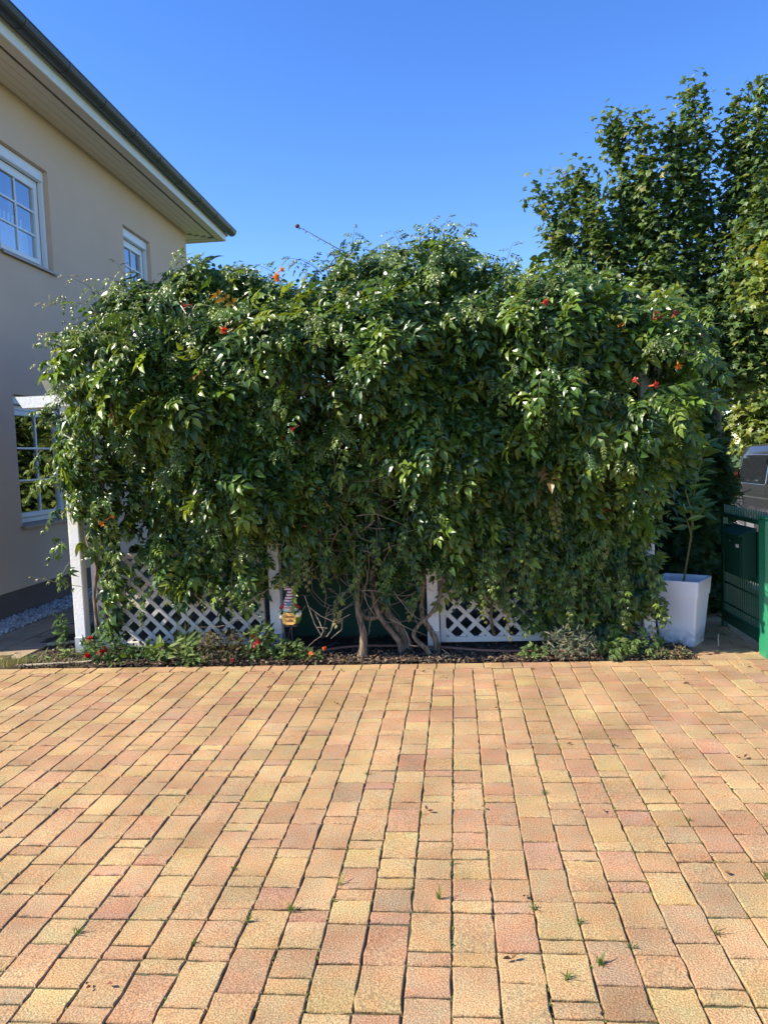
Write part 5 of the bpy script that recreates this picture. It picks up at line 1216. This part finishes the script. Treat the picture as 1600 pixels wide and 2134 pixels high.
stick([(2.02, 6.18, .0), (2.02, 6.18, .10)], .006, 'short pale stick standing upright in the paving beside the planter')
stick([(-.15, 5.95, .07), (-.08, 5.90, .03), (-.02, 5.86, .02)], .0035, 'thin twig on the mulch right of the twisted trunk', M_TWIG)
# big slab edging in the shade
WEEDS = [(-.11, 2.66, .058, 7, 'upright light green weed casting a shadow in a front joint'), (.29, 2.25, .03, 14, 'sprawling weed tuft with thin blades nearest the picture bottom'), (.40, 2.32, .035, 16, 'dark spreading weed just behind the sprawling tuft'), (-.48, 2.75, .04, 6, 'thin upright weed left of the light green one'), (-.62, 2.57, .022, 16, 'round green weed tuft in the front centre left'), (-.76, 2.50, .02, 12, None), (-1.33, 2.42, .025, 12, 'small weed tuft in a joint far to the front left'), (-.90, 2.37, .02, 8, None), (.23, 2.61, .024, 14, 'flat weed tuft to the right of the light green weed'), (.37, 2.53, .02, 9, None), (.54, 2.40, .02, 9, None), (.81, 2.49, .025, 8, 'wispy weed in a joint at the front right'), (1.06, 2.83, .02, 9, None), (-.48, 3.74, .015, 8, None), (-.19, 3.30, .015, 7, None), (.38, 3.53, .018, 9, None), (.18, 5.20, .02, 10, None), (-.67, 5.12, .02, 10, None), (.97, 3.71, .02, 8, None), (.93, 3.27, .016, 8, None), (-.55, 2.63, .015, 6, None), (-.88, 2.84, .018, 9, None), (-.05, 2.9, .014, 6, None), (2.24, 5.76, .05, 14, 'grassy weed growing at the foot of the green gate post')]
for x, y, H, n, lb in WEEDS:
    mb = MB(); xs_ = -.06 + round((x + .06) / .143) * .143 if H < .03 else x
    blade_mesh(mb, n, (xs_ + RNG.normal(0, .006, n), y + RNG.normal(0, .008, n)), H * .5, H * 1.2, 1.6 if H < .05 else .5, .0022, np.array([[.07, .13, .025], [.10, .17, .03], [.05, .10, .02]]))
    tag(mb.build('joint_weed', M_GRASS), lb or 'tiny green weed sprouting from a paver joint', 'weed', 'weeds in the paver joints')
N = 9000; ji = RNG.integers(-26, 25, N); y = RNG.uniform(1.7, 5.6, N); x = -.06 + ji * .143 + RNG.normal(0, .0018, N)
k = RNG.uniform(0, 1, N) < smoothstep(.46, .72, vnoise(ji * 1.7, y * 2.3, 0 * y, 41)) * (.35 + .65 * smoothstep(-1.2, .4, x)); x, y = x[k], y[k]; N = len(x)
tag(MB().inst(PT, PF, [], np.c_[x, y, RNG.uniform(-.008, -.002, N)], rand_rot(N), np.c_[RNG.uniform(.002, .005, N), RNG.uniform(.003, .011, N), RNG.uniform(.002, .005, N)], np.array([[.12, .15, .03], [.09, .12, .03], [.17, .16, .05]])[RNG.integers(0, 3, N)]).build('joint_moss', M_CHIP), kind='stuff')
LEAVES = [(-1.18, 5.59), (-.89, 5.60), (-1.45, 5.56), (.07, 3.38), (.60, 3.35), (.79, 4.11), (.60, 4.13), (-.13, 5.42), (2.02, 5.57), (1.75, 5.63), (-.19, 3.35), (-1.17, 2.16), (-1.11, 2.16), (.12, 2.33), (-.82, 4.83), (-.78, 4.80), (-1.08, 4.93), (-1.36, 5.20), (-2.28, 5.51), (.95, 2.86), (.21, 2.68), (-.67, 4.97), (.22, 4.71), (1.39, 3.95), (-2.14, 5.63), (-.3, 5.55), (.5, 5.6), (1.0, 5.4), (-1.9, 4.8), (1.5, 5.2)]
for i, (x, y) in enumerate(LEAVES):
    mb = MB(); n_ = 2 if i % 3 else 1
    cols = np.array([[.16, .05, .03], [.10, .06, .035], [.07, .045, .03], [.20, .10, .05]])[RNG.integers(0, 4, n_)]
    if i == 9: cols = np.array([[.35, .03, .10]] * n_)
    scatter(mb, [leaflet(1, .5, .25, -.2)], np.c_[x + RNG.normal(0, .01, n_), y + RNG.normal(0, .01, n_), np.full(n_, .008)], np.c_[RNG.normal(0, .3, (n_, 2)), np.ones(n_)], np.c_[RNG.normal(0, 1, (n_, 2)), np.full(n_, .1)], RNG.uniform(.016, .034, n_), cols)
    tag(mb.build('fallen_leaf', M_SOFT), 'pinkish fallen petal on the paving by the gate' if i == 9 else 'small shrivelled brown fallen leaf on the paving', 'fallen leaf', None if i == 9 else 'fallen leaves on the paving')
# litter on the bed edge
mb = MB(); N = 260; x = RNG.uniform(-3.3, 1.7, N); y = 5.80 + np.abs(RNG.normal(0, .10, N))
scatter(mb, [leaflet(1, .5, .2, -.2)], np.c_[x, y, np.full(N, .028)], np.c_[RNG.normal(0, .4, (N, 2)), np.ones(N)], np.c_[RNG.normal(0, 1, (N, 2)), np.zeros(N)], RNG.uniform(.015, .04, N), np.array([[.30, .22, .12], [.40, .33, .20], [.15, .09, .05]])[RNG.integers(0, 3, N)])
tag(mb.build('leaf_litter', M_SOFT), kind='stuff')
